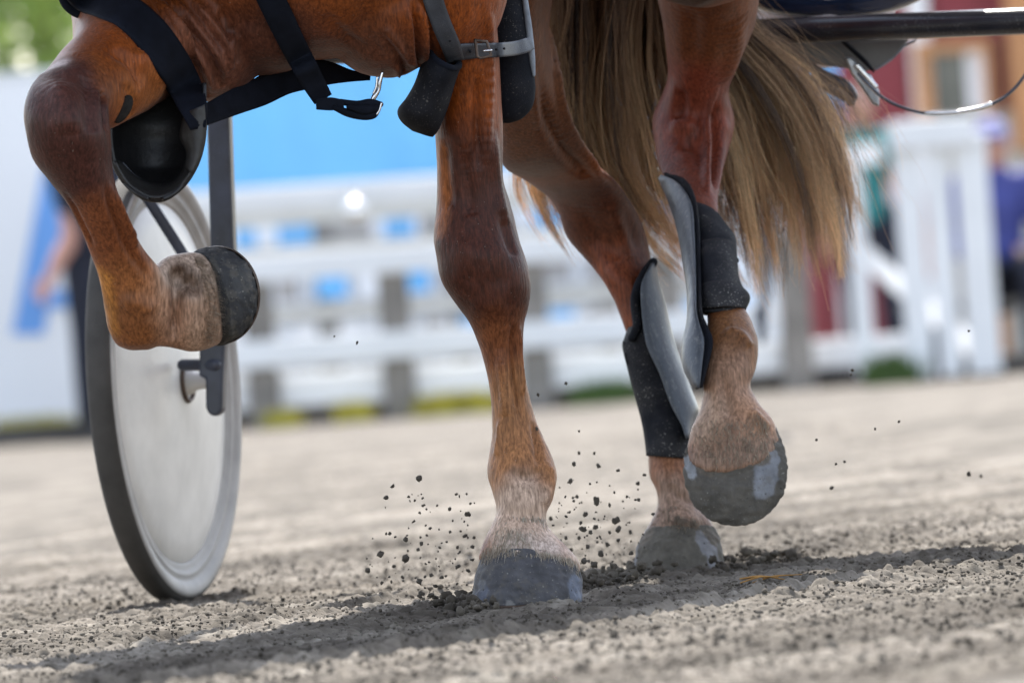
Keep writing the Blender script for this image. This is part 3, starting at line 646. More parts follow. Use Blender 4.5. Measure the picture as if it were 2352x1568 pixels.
hoof([(1484, 1216, 1640, 1212, 17.21, (0, .044, -.006)), (1472, 1232, 1650, 1230, 17.21, (0, .0495, -.004)), (1461, 1262, 1658, 1256, 17.205, (0, .055, 0)), (1452, 1322, 1667, 1320, 17.2, (0, .064, 0))],
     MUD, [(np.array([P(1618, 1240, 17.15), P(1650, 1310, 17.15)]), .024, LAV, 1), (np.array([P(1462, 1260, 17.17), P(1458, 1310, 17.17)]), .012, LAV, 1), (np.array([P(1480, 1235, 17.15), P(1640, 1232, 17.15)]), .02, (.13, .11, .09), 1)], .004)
hoof([(1584, 1024, 1783, 990, 16.84, (0, .042, .036)), (1578, 1040, 1791, 1006, 16.84, (0, .043, .042)), (1572, 1062, 1801, 1032, 16.83, (0, .04, .05)), (1570, 1085, 1808, 1062, 16.825, (0, .034, .062)), (1574, 1104, 1808, 1082, 16.825, (0, .028, .07))],
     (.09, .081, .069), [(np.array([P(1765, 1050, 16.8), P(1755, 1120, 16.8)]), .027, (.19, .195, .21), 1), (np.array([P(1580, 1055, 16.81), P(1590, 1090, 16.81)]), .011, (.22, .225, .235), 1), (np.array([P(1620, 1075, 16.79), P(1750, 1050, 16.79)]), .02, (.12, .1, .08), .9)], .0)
def fringe(rows, D, cols, ln, down, count):
    """short hair lying over the top of a hoof: rows of (x, y) along which it grows"""
    V, F, C, n = [], [], [], 0
    lines = [resample(r, 60) for r in rows]
    for k in range(count):
        f = RNG.random() * (len(lines) - 1); i = min(int(f), len(lines) - 2); t = RNG.integers(0, 60)
        x, y = lines[i][t] * (1 - f + i) + lines[i + 1][t] * (f - i); x += RNG.normal(0, 3); y += RNG.normal(0, 4)
        h = hit(BV, x, y); h2 = hit(BV, x + down[0] * .5, y + down[1] * .5)
        if h is None: continue
        d0 = (h - CAM) @ Fw
        if abs(d0 - D) > .12: continue
        L = ln * RNG.uniform(.6, 1.3); dirn = nrm(Rt * (down[0] / 20 + RNG.normal(0, .22)) - Up * (down[1] / 20) - Fw * RNG.uniform(.2, .55)); r = RNG.uniform(.0003, .0006)
        p = [h + Fw * .001, h + dirn * L * .5 - Fw * .001, h + dirn * L + Fw * L * .12]
        for q, rr in zip(p, (r, r * .8, r * .15)): V += [q + Rt * rr, q - Rt * rr * .5 - Fw * rr, q - Rt * rr * .5 + Fw * rr]
        F += [(n + a * 3 + b, n + a * 3 + (b + 1) % 3, n + a * 3 + 3 + (b + 1) % 3, n + a * 3 + 3 + b) for a in range(2) for b in range(3)]; n += 9
        c = np.array(cols[RNG.integers(len(cols))]) * RNG.uniform(.7, 1.25); C += [c * .8] * 3 + [c] * 3 + [c * 1.1] * 3
    o = MB().add(V, F).build('pastern_hair', MAT['hair'], horse)
    at = o.data.color_attributes.new('coat', 'FLOAT_COLOR', 'POINT'); at.data.foreach_set('color', np.column_stack([np.array(C), np.ones(len(C))]).astype(np.float32).ravel())
W1, W2, W3 = (.52, .43, .34), (.4, .31, .22), (.62, .54, .44)
fringe([[(1136, 1190), (1200, 1186), (1258, 1192)], [(1112, 1240), (1200, 1222), (1290, 1246)], [(1102, 1284), (1130, 1272), (1215, 1263), (1300, 1280), (1330, 1302)]], 15.93, (W1, W2, W3), .0155, (0, 20), 3200)
fringe([[(1505, 1165), (1550, 1160), (1600, 1160)], [(1480, 1222), (1555, 1212), (1642, 1220)]], 17.17, ((.36, .29, .22), (.3, .25, .2)), .009, (0, 20), 700)
fringe([[(1600, 950), (1680, 965), (1750, 940)], [(1588, 1030), (1640, 1058), (1690, 1064), (1750, 1045), (1782, 1008)]], 16.81, ((.42, .31, .22), (.36, .28, .21), (.48, .39, .29)), .010, (0, 20), 900)
fringe([[(440, 590), (462, 640), (470, 700), (465, 790)], [(462, 588), (490, 630), (506, 690), (500, 775)]], 15.69, ((.4, .3, .21), (.46, .37, .28), (.34, .23, .15)), .009, (19, 5), 900)
# the horny callus on the inside of the lifted foreleg
cp = hit(BV, 282, 251, 15.72); n0 = nrm(CAM - cp)
cb = MB(); M3 = np.column_stack([nrm(Rt * .5 + Up * .86), n0, nrm(np.cross(n0, Rt * .5 + Up * .86))])
cb.ell(cp - n0 * .001, .021, .007, .0105, 20, M3)
co = cb.build('callus', MAT['callus'], horse)
tag(co, 'dark grey horny callus inside the lifted foreleg')

def legD(leg, y):
    a = sorted(((q[1] + q[3]) / 2, q[4]) for q in leg); return float(np.interp(y, [p[0] for p in a], [p[1] for p in a]))
def grid_faces(r, c):
    return [(i * c + j, i * c + j + 1, (i + 1) * c + j + 1, (i + 1) * c + j) for i in range(r - 1) for j in range(c - 1)]

# the tail: some thousand hairs gathered in locks
def tail():
    G = [[(1272, -190), (1262, 60), (1250, 230), (1225, 350), (1222, 430), (1262, 520), (1300, 575)],
         [(1300, -190), (1285, 60), (1285, 230), (1300, 360), (1345, 450), (1420, 540), (1470, 590)],
         [(1345, -190), (1330, 60), (1335, 230), (1362, 370), (1420, 460), (1490, 550), (1545, 600)],
         [(1430, -190), (1400, 60), (1395, 240), (1420, 380), (1470, 470), (1530, 560), (1570, 600)],
         [(1470, -190), (1450, 60), (1455, 240), (1480, 370), (1520, 460), (1570, 550), (1600, 600)],
         [(1500, -190), (1500, 60), (1520, 240), (1560, 380), (1600, 480), (1650, 570), (1690, 622)],
         [(1520, -190), (1560, 60), (1620, 240), (1670, 390), (1700, 490), (1725, 570), (1735, 628)],
         [(1540, -190), (1610, 60), (1690, 220), (1745, 360), (1775, 470), (1790, 560), (1800, 615)],
         [(1550, -190), (1645, 50), (1740, 190), (1805, 320), (1840, 430), (1855, 530), (1862, 600)],
         [(1560, -190), (1670, 40), (1775, 160), (1850, 270), (1895, 380), (1920, 480), (1938, 565)],
         [(1570, -190), (1690, 30), (1790, 130), (1880, 220), (1930, 310), (1960, 390), (1985, 455)],
         [(1570, -190), (1700, 10), (1790, 90), (1860, 150), (1920, 205), (1960, 250), (1985, 290)]]
    G = [resample(g, 40) for g in G]
    NP = 20; Vs, Fs, Cs, n = [], [], [], 0
    th = np.array([0, 2.094, 4.189]); s = np.linspace(0, 1, NP)
    locks = []
    for k in range(250):
        g = RNG.choice([RNG.uniform(0, 1.6), RNG.uniform(0, 5), RNG.uniform(5, 11), RNG.uniform(5, 9.6)], p=[.12, .34, .33, .21]); locks.append((g, 42 if g < 9.6 else 22))
    for k in range(420):                                   # loose flyaway hairs
        locks.append((RNG.choice([RNG.uniform(6, 11), RNG.uniform(0, 5)], p=[.75, .25]), 1))
    for g, cnt in locks:
        i = min(int(g), len(G) - 2); f = g - i; base = G[i] * (1 - f) + G[i + 1] * f
        D0 = 17.64 + RNG.uniform(-.12, .14); lenk = RNG.uniform(.8, 1.08)
        amp, ph, fr = RNG.uniform(5, 24), RNG.uniform(0, 6.28), RNG.uniform(3, 11)
        tone = RNG.random(); spread = RNG.uniform(3.5, 13)
        dx0, dy0 = RNG.normal(0, 26 if cnt > 1 else 60), RNG.normal(0, 14 if cnt > 1 else 34)
        if cnt == 1: amp *= 1.8
        for h in range(cnt):
            t = np.clip(s * lenk * RNG.uniform(.86, 1.03), 0, 1.08)
            q = np.column_stack([np.interp(t, np.linspace(0, 1, 40), base[:, k]) for k in (0, 1)])
            q += (np.maximum(t - 1, 0)[:, None]) * (base[-1] - base[-3]) * 20
            ox, oy, od = RNG.normal(0, 1, 3)
            env = (.55 + .9 * np.sin(np.pi * np.minimum(s * .8, 1))) * spread * (1 - .55 * s ** 3)
            wav = amp * np.sqrt(s) * np.sin(ph + fr * s * 1.6 + h * .012) 
            q[:, 0] += dx0 * s + ox * env + wav + RNG.normal(0, 2.5) * np.sin(s * RNG.uniform(4, 12) + RNG.uniform(0, 6)) + RNG.normal(0, 5) * s ** 4
            q[:, 1] += dy0 * s + oy * env * .4
            W = CAM + (D0 + od * .018 * (1 - .4 * s))[:, None] * (Fw + ((q[:, 0] - CX) / FPX)[:, None] * Rt - ((q[:, 1] - CY) / FPX)[:, None] * Up)
            r = RNG.uniform(.00035, .00075) * (1 - .75 * s ** 2)
            ring = W[:, None] + r[:, None, None] * (np.outer(np.cos(th), Rt) + np.outer(np.sin(th), Fw))[None]
            Vs.append(ring.reshape(-1, 3))
            a = np.arange(NP - 1)[:, None] * 3 + np.arange(3)[None]; b = np.arange(NP - 1)[:, None] * 3 + (np.arange(3)[None] + 1) % 3
            Fs.append(np.stack([a, b, b + 3, a + 3], -1).reshape(-1, 4) + n); n += NP * 3
            root, tip = np.array((.13, .082, .05)), np.array((.46, .275, .135))
            if tone < .2: root, tip = np.array((.03, .022, .018)), np.array((.13, .075, .042))
            elif tone < .5: root, tip = np.array((.23, .15, .09)), np.array((.7, .49, .27))
            m = np.clip((s - .28) * 1.35, 0, 1)[:, None] * RNG.uniform(.6, 1.1)
            c = (root * (1 - m) + tip * m) * RNG.uniform(1.1, 2.0)
            Cs.append(np.repeat(c, 3, 0))
    V, F, C = np.concatenate(Vs), np.concatenate(Fs).astype(np.int32), np.concatenate(Cs)
    me = bpy.data.meshes.new('tail')
    me.vertices.add(len(V)); me.vertices.foreach_set('co', V.astype(np.float32).ravel())
    me.loops.add(F.size); me.loops.foreach_set('vertex_index', F.ravel())
    me.polygons.add(len(F)); me.polygons.foreach_set('loop_start', np.arange(0, F.size, 4, dtype=np.int32)); me.update(calc_edges=True)
    me.polygons.foreach_set('use_smooth', np.ones(len(F), bool))
    at = me.color_attributes.new('coat', 'FLOAT_COLOR', 'POINT'); at.data.foreach_set('color', np.column_stack([C, np.ones(len(C))]).astype(np.float32).ravel())
    o = bpy.data.objects.new('tail', me); COL.objects.link(o); me.materials.append(MAT['hair']); o.parent = horse
    o.matrix_parent_inverse = Matrix.Translation(-Vector(horse.location)); tag(o, 'long flowing tail, dark brown with sun-bleached tips')
tail()

# ------------------------------------------------------------------ boots and harness
def plate(sil, edge, D, dh, n=36, m=14, back=.6, off=0):
    """a stiff guard: its silhouette line and the edge lying on the front of the leg"""
    A, B = resample(sil, n), resample(edge, n); V = []
    for (sx, sy), (ex, ey) in zip(A, B):
        d = D(sy)
        for t in np.linspace(-back, 1, m) * math.pi / 2:
            k = 1 - math.cos(t); V.append(P(sx + (ex - sx) * k, sy + (ey - sy) * k, d - dh * math.sin(t) + off))
    return MB().add(V, grid_faces(n, m)), np.array(V).reshape(n, m, 3)
def band(name, line, mat, parent, thick=.004, off=.004, cast=True, m=7, n=48, tol=.13, offs=None):
    """a strap along (x, y, width, distance), laid on the horse where it touches it"""
    A = resample(line, n); T = np.gradient(A[:, :2], axis=0); T /= np.linalg.norm(T, axis=1)[:, None]; Nn = np.column_stack([-T[:, 1], T[:, 0]])
    X = A[:, None, :2] + Nn[:, None] * A[:, None, 2:3] * np.linspace(-.5, .5, m)[None, :, None]
    Dd = np.repeat(A[:, 3:4], m, 1)
    if cast:
        for i in range(n):
            for j in range(m):
                h = hit(BV, *X[i, j])
                if h is not None:
                    d = (h - CAM) @ Fw
                    if abs(d - A[i, 3]) < tol: Dd[i, j] = d - off
        for _ in range(14):
            E = np.pad(Dd, 1, 'edge'); Dd = np.minimum(Dd, (E[:-2, 1:-1] + E[2:, 1:-1] + E[1:-1, :-2] + E[1:-1, 2:]) / 4 + .002) if _ < 9 else (E[:-2, 1:-1] + E[2:, 1:-1] + E[1:-1, :-2] + E[1:-1, 2:] + 2 * Dd) / 6
    V = [P(X[i, j, 0], X[i, j, 1], Dd[i, j]) for i in range(n) for j in range(m)]
    return MB().add(V, grid_faces(n, m)).build(name, mat, parent, solid=thick, subd=0)

# hind boots
rh = thing('hind_boot', 'black and grey shin boot on the hind leg that stands on the track', 'horse boot', P(1530, 1000, 17.26), 'shin boots on the hind legs')
b = MB().loft([(1446, 752, 1532, 745, 17.28, .038), (1438, 775, 1538, 770, 17.27, .042), (1433, 795, 1546, 790, 17.27, .043), (1442, 835, 1558, 830, 17.27, .043), (1456, 890, 1574, 885, 17.265, .043), (1474, 955, 1592, 945, 17.26, .043),
               (1483, 1000, 1589, 1000, 17.25, .044), (1488, 1046, 1583, 1052, 17.245, .044)], 36, 5, cap=False, power=.92)
b.build('wrap', MAT['neo_dirty'], rh, solid=.005)
dRH = lambda y: legD(RH, y) - .004
sil = [(1504, 606), (1514, 655), (1526, 697), (1546, 781), (1573, 860), (1588, 900), (1603, 940), (1598, 955), (1583, 1004)]
edge = [(1497, 604), (1474, 650), (1473, 700), (1479, 760), (1488, 800), (1515, 858), (1540, 927), (1566, 975), (1577, 1006)]
pb, gv = plate(sil, edge, dRH, .066); pb.build('shell', MAT['shell'], rh, solid=.004)
MB().tube([P(x, y, dRH(y) - .052) for x, y in resample([(1500, 602), (1478, 632), (1462, 668), (1458, 700), (1464, 745), (1452, 775)], 20)], .007, 8).build('piping', MAT['neoprene'], rh)
pb, _ = plate([(1500, 602), (1508, 640), (1516, 690), (1530, 760)], [(1494, 602), (1462, 650), (1456, 715), (1452, 775)], lambda y: dRH(y) + .006, .052); pb.build('lining', MAT['neoprene'], rh, solid=.004)
for pts in ([(1430, 784), (1438, 790), (1444, 812), (1438, 808)], [(1432, 812), (1440, 806), (1450, 842), (1440, 836)]):
    MB().prism([P(x, y, 17.25) for x, y in pts], (0, .012, 0)).build('fastening', MAT['neo_dirty'], rh, smooth=False)
lh = thing('hind_boot', 'black and grey shin boot with three straps on the hind leg held in the air', 'horse boot', P(1640, 600, 17.05), 'shin boots on the hind legs')
b = MB().loft([(1588, 462, 1642, 484, 17.19, .040), (1590, 500, 1668, 520, 17.15, .042), (1592, 545, 1686, 548, 17.12, .043), (1596, 600, 1690, 606, 17.06, .043), (1598, 648, 1697, 648, 17.02, .044),
               (1600, 690, 1716, 684, 16.98, .044), (1602, 718, 1709, 712, 16.96, .044)], 40, 6, cap=False)
b.build('wrap', MAT['neo_dirty'], lh, solid=.005)
MB().loft([(1594, 572, 1689, 566, 17.09, .047, -.012), (1597, 610, 1692, 612, 17.05, .0475, -.012), (1599, 660, 1697, 664, 17.01, .0475, -.012), (1600, 690, 1712, 690, 16.98, .048, -.01)], 40, 6, cap=False).build('wrap', MAT['neo_dirty'], lh, solid=.004)
MB().loft([(1601, 668, 1700, 662, 17.0, .051, -.012), (1602, 690, 1720, 682, 16.975, .0515, -.01), (1604, 716, 1710, 712, 16.96, .051, -.006)], 40, 6, cap=False).build('strap', MAT['neo_dirty'], lh, solid=.004)
for line in ([(1597, 596), (1640, 574), (1690, 598)], [(1600, 700), (1650, 664), (1714, 690)]):
    A = resample(line, 20); MB().tube([P(x, y, legD(LH, y) - .047 * math.sin(math.pi * min(.98, .12 + k / 22.))) for k, (x, y) in enumerate(A)], .005, 8).build('strap', MAT['neoprene'], lh)
dLH = lambda y: legD(LH, y) - .004
pb, _ = plate([(1514, 408), (1540, 470), (1556, 522), (1568, 586), (1580, 669), (1580, 735), (1570, 787), (1570, 837), (1583, 870), (1597, 889)],
              [(1520, 402), (1560, 422), (1588, 470), (1594, 536), (1597, 640), (1598, 703), (1604, 737), (1617, 781), (1612, 840), (1606, 891)], dLH, .05); pb.build('shell', MAT['shell'], lh, solid=.004)
pb, _ = plate([(1528, 398), (1550, 460), (1566, 520), (1580, 600), (1590, 690), (1590, 740), (1582, 800), (1590, 860), (1603, 893)],
              [(1526, 398), (1574, 412), (1598, 462), (1606, 540), (1608, 640), (1612, 715), (1626, 750), (1637, 790), (1612, 888)], lambda y: dLH(y) + .007, .05); pb.build('lining', MAT['neoprene'], lh, solid=.005)

# boot hanging on the standing foreleg
kb = thing('elbow_boot', 'black padded elbow boot strapped round the forearm of the standing foreleg', 'horse boot', P(1080, 200, 15.95), 'elbow boots on the forelegs')
b = MB().loft([(984, 112, 1054, 148, 15.9, .05, .013), (972, 150, 1044, 176, 15.905, .052, .008), (958, 192, 1034, 210, 15.91, .052), (938, 228, 1024, 244, 15.915, .05), (919, 254, 1013, 272, 15.92, .048), (926, 276, 1002, 296, 15.93, .04), (950, 296, 990, 311, 15.94, .022)], 36, 6, cap=False)
b.build('sleeve', MAT['neoprene'], kb, solid=.007)
th_ = np.linspace(0, 2 * math.pi, 40); L, R = P(984, 112, 15.9), P(1054, 148, 15.9)
MB().tube((L + R) / 2 + np.outer(np.cos(th_), (R - L) / 2) + np.outer(np.sin(th_), (0, .05, .013)), .0048, 8, cap=False).build('rim', MAT['webbing'], kb)
MB().loft([(1110, -180, 1188, -180, 16.06, .02), (1118, -60, 1200, -60, 16.06, .022), (1120, 0, 1206, 0, 16.06, .024), (1124, 85, 1216, 85, 16.055, .026), (1126, 160, 1226, 160, 16.055, .027), (1128, 205, 1230, 205, 16.055, .027),
           (1130, 245, 1223, 245, 16.055, .025), (1136, 270, 1200, 272, 16.055, .018), (1146, 283, 1172, 283, 16.055, .006)], 32, 6).build('side_pad', MAT['neoprene'], kb)
MB().tube([P(x, y, 16.045) for x, y in ((1186, -180), (1199, -60), (1206, 0), (1215, 70), (1221, 130), (1226, 172))], [.004, .005, .005, .006, .006, .003], 8, 6, flat=.8).build('felt_edge', MAT['felt'], kb)
band('forearm_strap', [(1038, 122, 36, 15.9), (1070, 118, 35, 15.905), (1105, 116, 33, 15.9), (1145, 115, 33, 15.92), (1180, 112, 33, 15.99), (1205, 106, 33, 16.01), (1219, 100, 30, 16.03)], MAT['strap'], kb, .004, .006)
band('hanging_strap', [(975, -120, 46, 15.86), (990, -20, 46, 15.86), (1012, 50, 45, 15.865), (1035, 105, 44, 15.87), (1046, 140, 40, 15.885)], MAT['strap'], kb, .005, .006)
for x, y in ((985, -10), (1001, 22), (1018, 60), (1033, 92)):
    p = P(x, y, 15.854); MB().ell(p, .0022, .0015, .003, 10).build('strap_hole', MAT['neoprene'], kb)
for x, y in ((1060, 120), (1080, 119), (1140, 114), (1158, 112)):
    h = P(x, y, 15.90); MB().ell(h, .0018, .02, .0018, 10).build('strap_hole', MAT['neoprene'], kb)
fr = [(1092, 93), (1118, 96), (1128, 128), (1104, 134), (1096, 130)]
MB().tube([P(x, y, 15.885) for x, y in fr + fr[:1]], .0021, 8).build('buckle', MAT['rust'], kb)
MB().tube([P(1112, 117, 15.88), P(1128, 116, 15.88)], .0018, 8).build('buckle_pin', MAT['steel'], kb)
# boot hanging under the lifted foreleg
rb = thing('elbow_boot', 'black cup shaped elbow boot hanging open under the lifted foreleg', 'horse boot', P(360, 360, 15.8), 'elbow boots on the forelegs')
secs = [(250, 195, 470, 190, 15.74), (250, 240, 470, 235, 15.73), (252, 285, 470, 285, 15.72), (254, 320, 467, 320, 15.72), (257, 355, 458, 355, 15.715), (268, 392, 440, 392, 15.71), (290, 425, 418, 425, 15.70), (318, 446, 396, 446, 15.69), (340, 457, 374, 457, 15.685)]
q = catmull(secs, 6); V = []; m = 24; dep = np.interp(np.linspace(0, 1, len(q)), [0, .6, .85, 1], [.1, .1, .07, .02])
for (xl, yl, xr, yr, D), dp in zip(q, dep):
    L, R = P(xl, yl, D), P(xr, yr, D)
    for t in np.linspace(0, math.pi, m):
        V.append((L + R) / 2 - (R - L) / 2 * math.cos(t) + np.array([0, dp, 0]) * math.sin(t) ** .7)
MB().add(V, grid_faces(len(q), m)).build('cup', MAT['cup'], rb, solid=.005)
rimline = [(252, 285), (254, 330), (262, 372), (280, 408), (306, 436), (336, 455), (372, 457), (402, 441), (430, 412), (452, 372), (464, 330), (469, 290)]
MB().tube([P(x, y, 15.705) for x, y in rimline], .0042, 8, 5).build('rim', MAT['cup'], rb)
# its lower lip and the folded flap
def crescent(o, i, D0, D1, n=30, m=8):
    A, B = resample(o, n), resample(i, n); V = []
    for k in range(n):
        for t in np.linspace(0, 1, m): V.append(P(*(A[k] * (1 - t) + B[k] * t), D0 + (D1 - D0) * t - .008 * math.sin(t * math.pi)))
    return MB().add(V, grid_faces(n, m))
crescent([(262, 370), (284, 412), (310, 438), (350, 456), (395, 445), (430, 410), (455, 366), (466, 320)], [(274, 372), (305, 400), (330, 415), (366, 424), (402, 414), (424, 385), (430, 350), (418, 318)], 15.70, 15.76).build('lip', MAT['cup_lip'], rb, solid=.004)
MB().tube([P(x, y, 15.755) for x, y in ((283, 375), (308, 402), (336, 420), (368, 426), (402, 416), (425, 388), (431, 352), (418, 322))], .0018, 6, 5).build('seam', MAT['strap'], rb)
pb = crescent([(470, 240), (472, 285), (466, 325), (455, 366), (440, 398)], [(425, 262), (420, 290), (417, 316), (432, 350), (430, 385)], 15.7, 15.72); pb.build('flap', MAT['cup_lip'], rb, solid=.006)
band('suspender', [(150, -70, 60, 15.8), (190, -12, 66, 15.78), (240, 12, 66, 15.79), (292, 30, 76, 15.8), (342, 74, 80, 15.79), (385, 130, 78, 15.77), (420, 190, 76, 15.75), (440, 235, 70, 15.72), (450, 272, 50, 15.7), (455, 296, 36, 15.7)], MAT['webbing'], rb, .006, .007, n=60, m=11)

# girth and breast straps
hs = thing('harness', 'black webbing harness straps buckled under the chest of the horse', 'harness', P(700, 150, 15.9))
band('chest_strap', [(462, 270, 44, 15.78), (500, 252, 52, 15.82), (545, 232, 60, 15.86), (600, 210, 66, 15.9), (650, 182, 74, 15.93), (700, 170, 72, 15.95), (750, 168, 56, 15.97), (800, 174, 30, 15.99), (850, 178, 14, 16.0)], MAT['webbing'], hs, .004, cast=False)
band('girth_strap', [(585, -110, 62, 15.76), (610, -30, 62, 15.76), (638, 30, 62, 15.76), (664, 85, 60, 15.77), (690, 135, 58, 15.8), (714, 180, 54, 15.84), (742, 228, 46, 15.86)], MAT['webbing'], hs, .005, .006, n=60)
band('buckle_strap', [(726, 240, 24, 15.85), (760, 239, 30, 15.85), (790, 240, 20, 15.85)], MAT['webbing'], hs, .012, cast=False)
MB().tube([P(x, y, 15.85) for x, y in ((782, 234), (820, 240), (850, 238), (874, 240))], [.004, .005, .0065, .004], 8, 5).build('keeper', MAT['webbing'], hs)
MB().tube([P(x, y, 15.845) for x, y in ((770, 248), (800, 260), (835, 266), (858, 262), (866, 248))], [.004, .0055, .006, .006, .004], 8, 5).build('keeper', MAT['webbing'], hs)
MB().tube([P(x, y, 15.84) for x, y in ((800, 246), (835, 252), (862, 250))], [.003, .007, .005], 8, 5).build('keeper', MAT['webbing'], hs)
MB().tube([P(x, y, 15.87) for x, y in ((878, 168), (872, 190), (870, 206), (860, 222), (850, 240))], [.0022, .003, .0026, .0036, .0022], 8, 5).build('snap_hook', MAT['steel'], hs)
MB().tube([P(x, y, 15.86) for x, y in ((866, 178), (864, 200), (858, 214))], .0016, 8, 4).build('snap_hook', MAT['steel'], hs)
MB().tube([P(x, y, 15.84) for x, y in ((866, 262), (872, 252), (876, 238))], .0016, 8, 4).build('buckle_pin', MAT['steel'], hs)
MB().tube([P(x, y, 15.84) for x, y in ((40, -160), (130, -40), (148, 5), (168, 26), (190, 34), (215, 30))], [.006, .006, .0065, .0065, .006, .004], 10, 6).build('rein', MAT['webbing'], hs)

# ------------------------------------------------------------------ the sulky and its driver
PS = math.radians(15.8)
HS, LS = np.array([-math.sin(PS), -math.cos(PS), 0]), np.array([math.cos(PS), -math.sin(PS), 0])
c1 = P(414, 1378, 18.0); c1[2] = .329
su = thing('sulky', 'black racing sulky with pale disc wheels drawn behind the horse', 'sulky', (c1[0], c1[1], 0))
def wheel(c):
    d = MB().lathe(c, LS, [(.001, .036), (.03, .035), (.1, .031), (.18, .024), (.24, .015), (.272, .009), (.276, .005), (.276, -.005), (.2, -.02), (.001, -.034)]).build('wheel', MAT['disc'], su)
    MB().lathe(c, LS, [(.274, .0075), (.279, .012), (.284, .0095), (.288, .014), (.295, .016), (.299, .0125), (.304, .017), (.312, .0208), (.3205, .0215), (.326, .0195), (.3265, .0), (.326, -.0195), (.312, -.0208), (.29, -.015), (.274, -.0075)], 120).build('rim', MAT['sidewall'], d)
    MB().lathe(c, LS, [(.3255, .0198), (.3305, .0165), (.334, .011), (.3352, .0), (.334, -.011), (.3305, -.0165), (.3255, -.0198)], 120).build('tyre', MAT['tyre'], d)
    MB().lathe(c, LS, [(.001, .07), (.012, .07), (.014, .05), (.018, .046), (.02, .038), (.024, .034)], 40).build('hub', MAT['disc'], d)
    MB().lathe(c, LS, [(.0295, .0335), (.033, .037), (.0295, .041), (.026, .0375), (.0295, .0335)], 40).build('seal', MAT['rust'], d)
    return d
wheel(c1); c2 = c1 + LS * 1.62; wheel(c2)
fork = [(468, 60), (474, 290), (482, 560), (484, 780), (457, 790), (456, 864), (471, 869), (471.5, 935), (478, 950), (488, 956), (500, 954), (510, 942), (512, 860), (516, 790), (524, 700), (537, 585), (531, 430), (526, 276), (520, 60)]
fo = MB().prism([P(x, y, 17.90) for x, y in fork], (.006, .022, 0)); f1 = fo.build('fork', MAT['fork'], su, smooth=False, bevel=.004)
f2 = f1.copy(); COL.objects.link(f2); f2.parent = su; f2.location = Vector(LS * 1.80)
MB().tube([P(x, y, D) for x, y, D in ((215, 260, 17.86), (300, 395, 17.86), (345, 465, 17.86), (415, 575, 17.87), (462, 655, 17.88))], .0088, 10, 5).build('strut', MAT['fork'], su)
MB().tube([P(495, 838, 17.9), P(420, 838, 17.93)], [.009, .009], 12).build('axle', MAT['fork'], su)
MB().tube([P(500, 130, 17.91), P(1100, 103, 17.84), P(1850, 70, 17.72), P(2352, 49, 17.64), P(2900, 25, 17.55)], .0198, 24, 6).build('arch_bar', MAT['black_paint'], su)
for k, lx in ((1700, .0), (900, 0)):
    a = P(k, 60 if k > 1000 else 110, 17.75)
    MB().tube([a + [0, 0, .02], a + HS * .15 + [0, 0, .22], a + HS * 1.2 + [0, 0, .5], a + HS * 2.2 + [0, 0, .54]], .016, 14, 6).build('shaft', MAT['black_paint'], su)
MB().rings(ring_loft([(1720, -30, 2100, -44, 17.76, (0, 0, .03)), (1690, -28, 2140, -44, 17.78, (0, 0, .05)), (1680, -28, 2148, -46, 17.84, (0, 0, .055)), (1680, -28, 2146, -46, 18.0, (0, 0, .055)), (1695, -30, 2135, -46, 18.12, (0, 0, .045))], 40, 6)).build('seat', MAT['vinyl'], su)
fl = [(1750, 98), (1850, 92), (2092, 86), (2074, 108), (2048, 136), (2012, 160), (1985, 164), (1950, 158), (1890, 150), (1800, 132)]
MB().prism([P(x, y, 17.78) for x, y in fl], (.0, .012, 0)).build('flap', MAT['grey_board'], su, smooth=False, bevel=.003)
MB().tube([P(x, y, 17.765) for x, y in fl[1:6]], .0018, 8, 4).build('piping', MAT['felt'], su)
MB().tube([P(x, y, 17.74) for x, y in ((1932, 92), (1955, 112), (1985, 140), (2003, 160))], [.008, .009, .009, .006], 8, 4, flat=.4).build('strap', MAT['neoprene'], su)
br = [(1940, 132), (1958, 132), (1985, 168), (1998, 168), (2020, 208), (2020, 246), (2004, 240), (1982, 206), (1955, 170)]
MB().prism([P(x, y, 17.75) for x, y in br], (0, .014, 0)).build('bracket', plain('dull_alloy', (.3, .31, .33), .4, .7, var=.3, scale=40), su, smooth=False, bevel=.003)
MB().prism([P(x, y, 17.735) for x, y in ((1960, 148), (1972, 146), (2018, 198), (2012, 206))], (0, .01, 0)).build('clamp', MAT['steel'], su, smooth=False, bevel=.002)
MB().tube([P(x, y, 17.8) for x, y in ((1790, 118), (1850, 150), (1905, 178), (1940, 196), (1962, 222), (1950, 238))], [.007, .008, .007, .009, .006, .004], 8, 5).build('lever', MAT['fork'], su)
MB().tube([P(x, y, 17.8) for x, y in ((1840, 170), (1880, 190), (1930, 214), (1958, 236))], [.004, .007, .009, .005], 8, 5).build('lever', MAT['fork'], su)
cl = [(1972, 170), (2000, 200), (2030, 226), (2070, 246), (2128, 261), (2190, 260), (2250, 249), (2300, 228), (2330, 204), (2352, 176), (2375, 140)]
MB().tube([P(x, y, 17.71) for x, y in cl], .0024, 8, 6).build('cable', MAT['fork'], su)
MB().tube([P(x, y - 2, 17.71) for x, y in ((2126, 262), (2190, 261), (2250, 250), (2275, 241))], .0034, 8, 6).build('cable_sleeve', MAT['steel'], su)

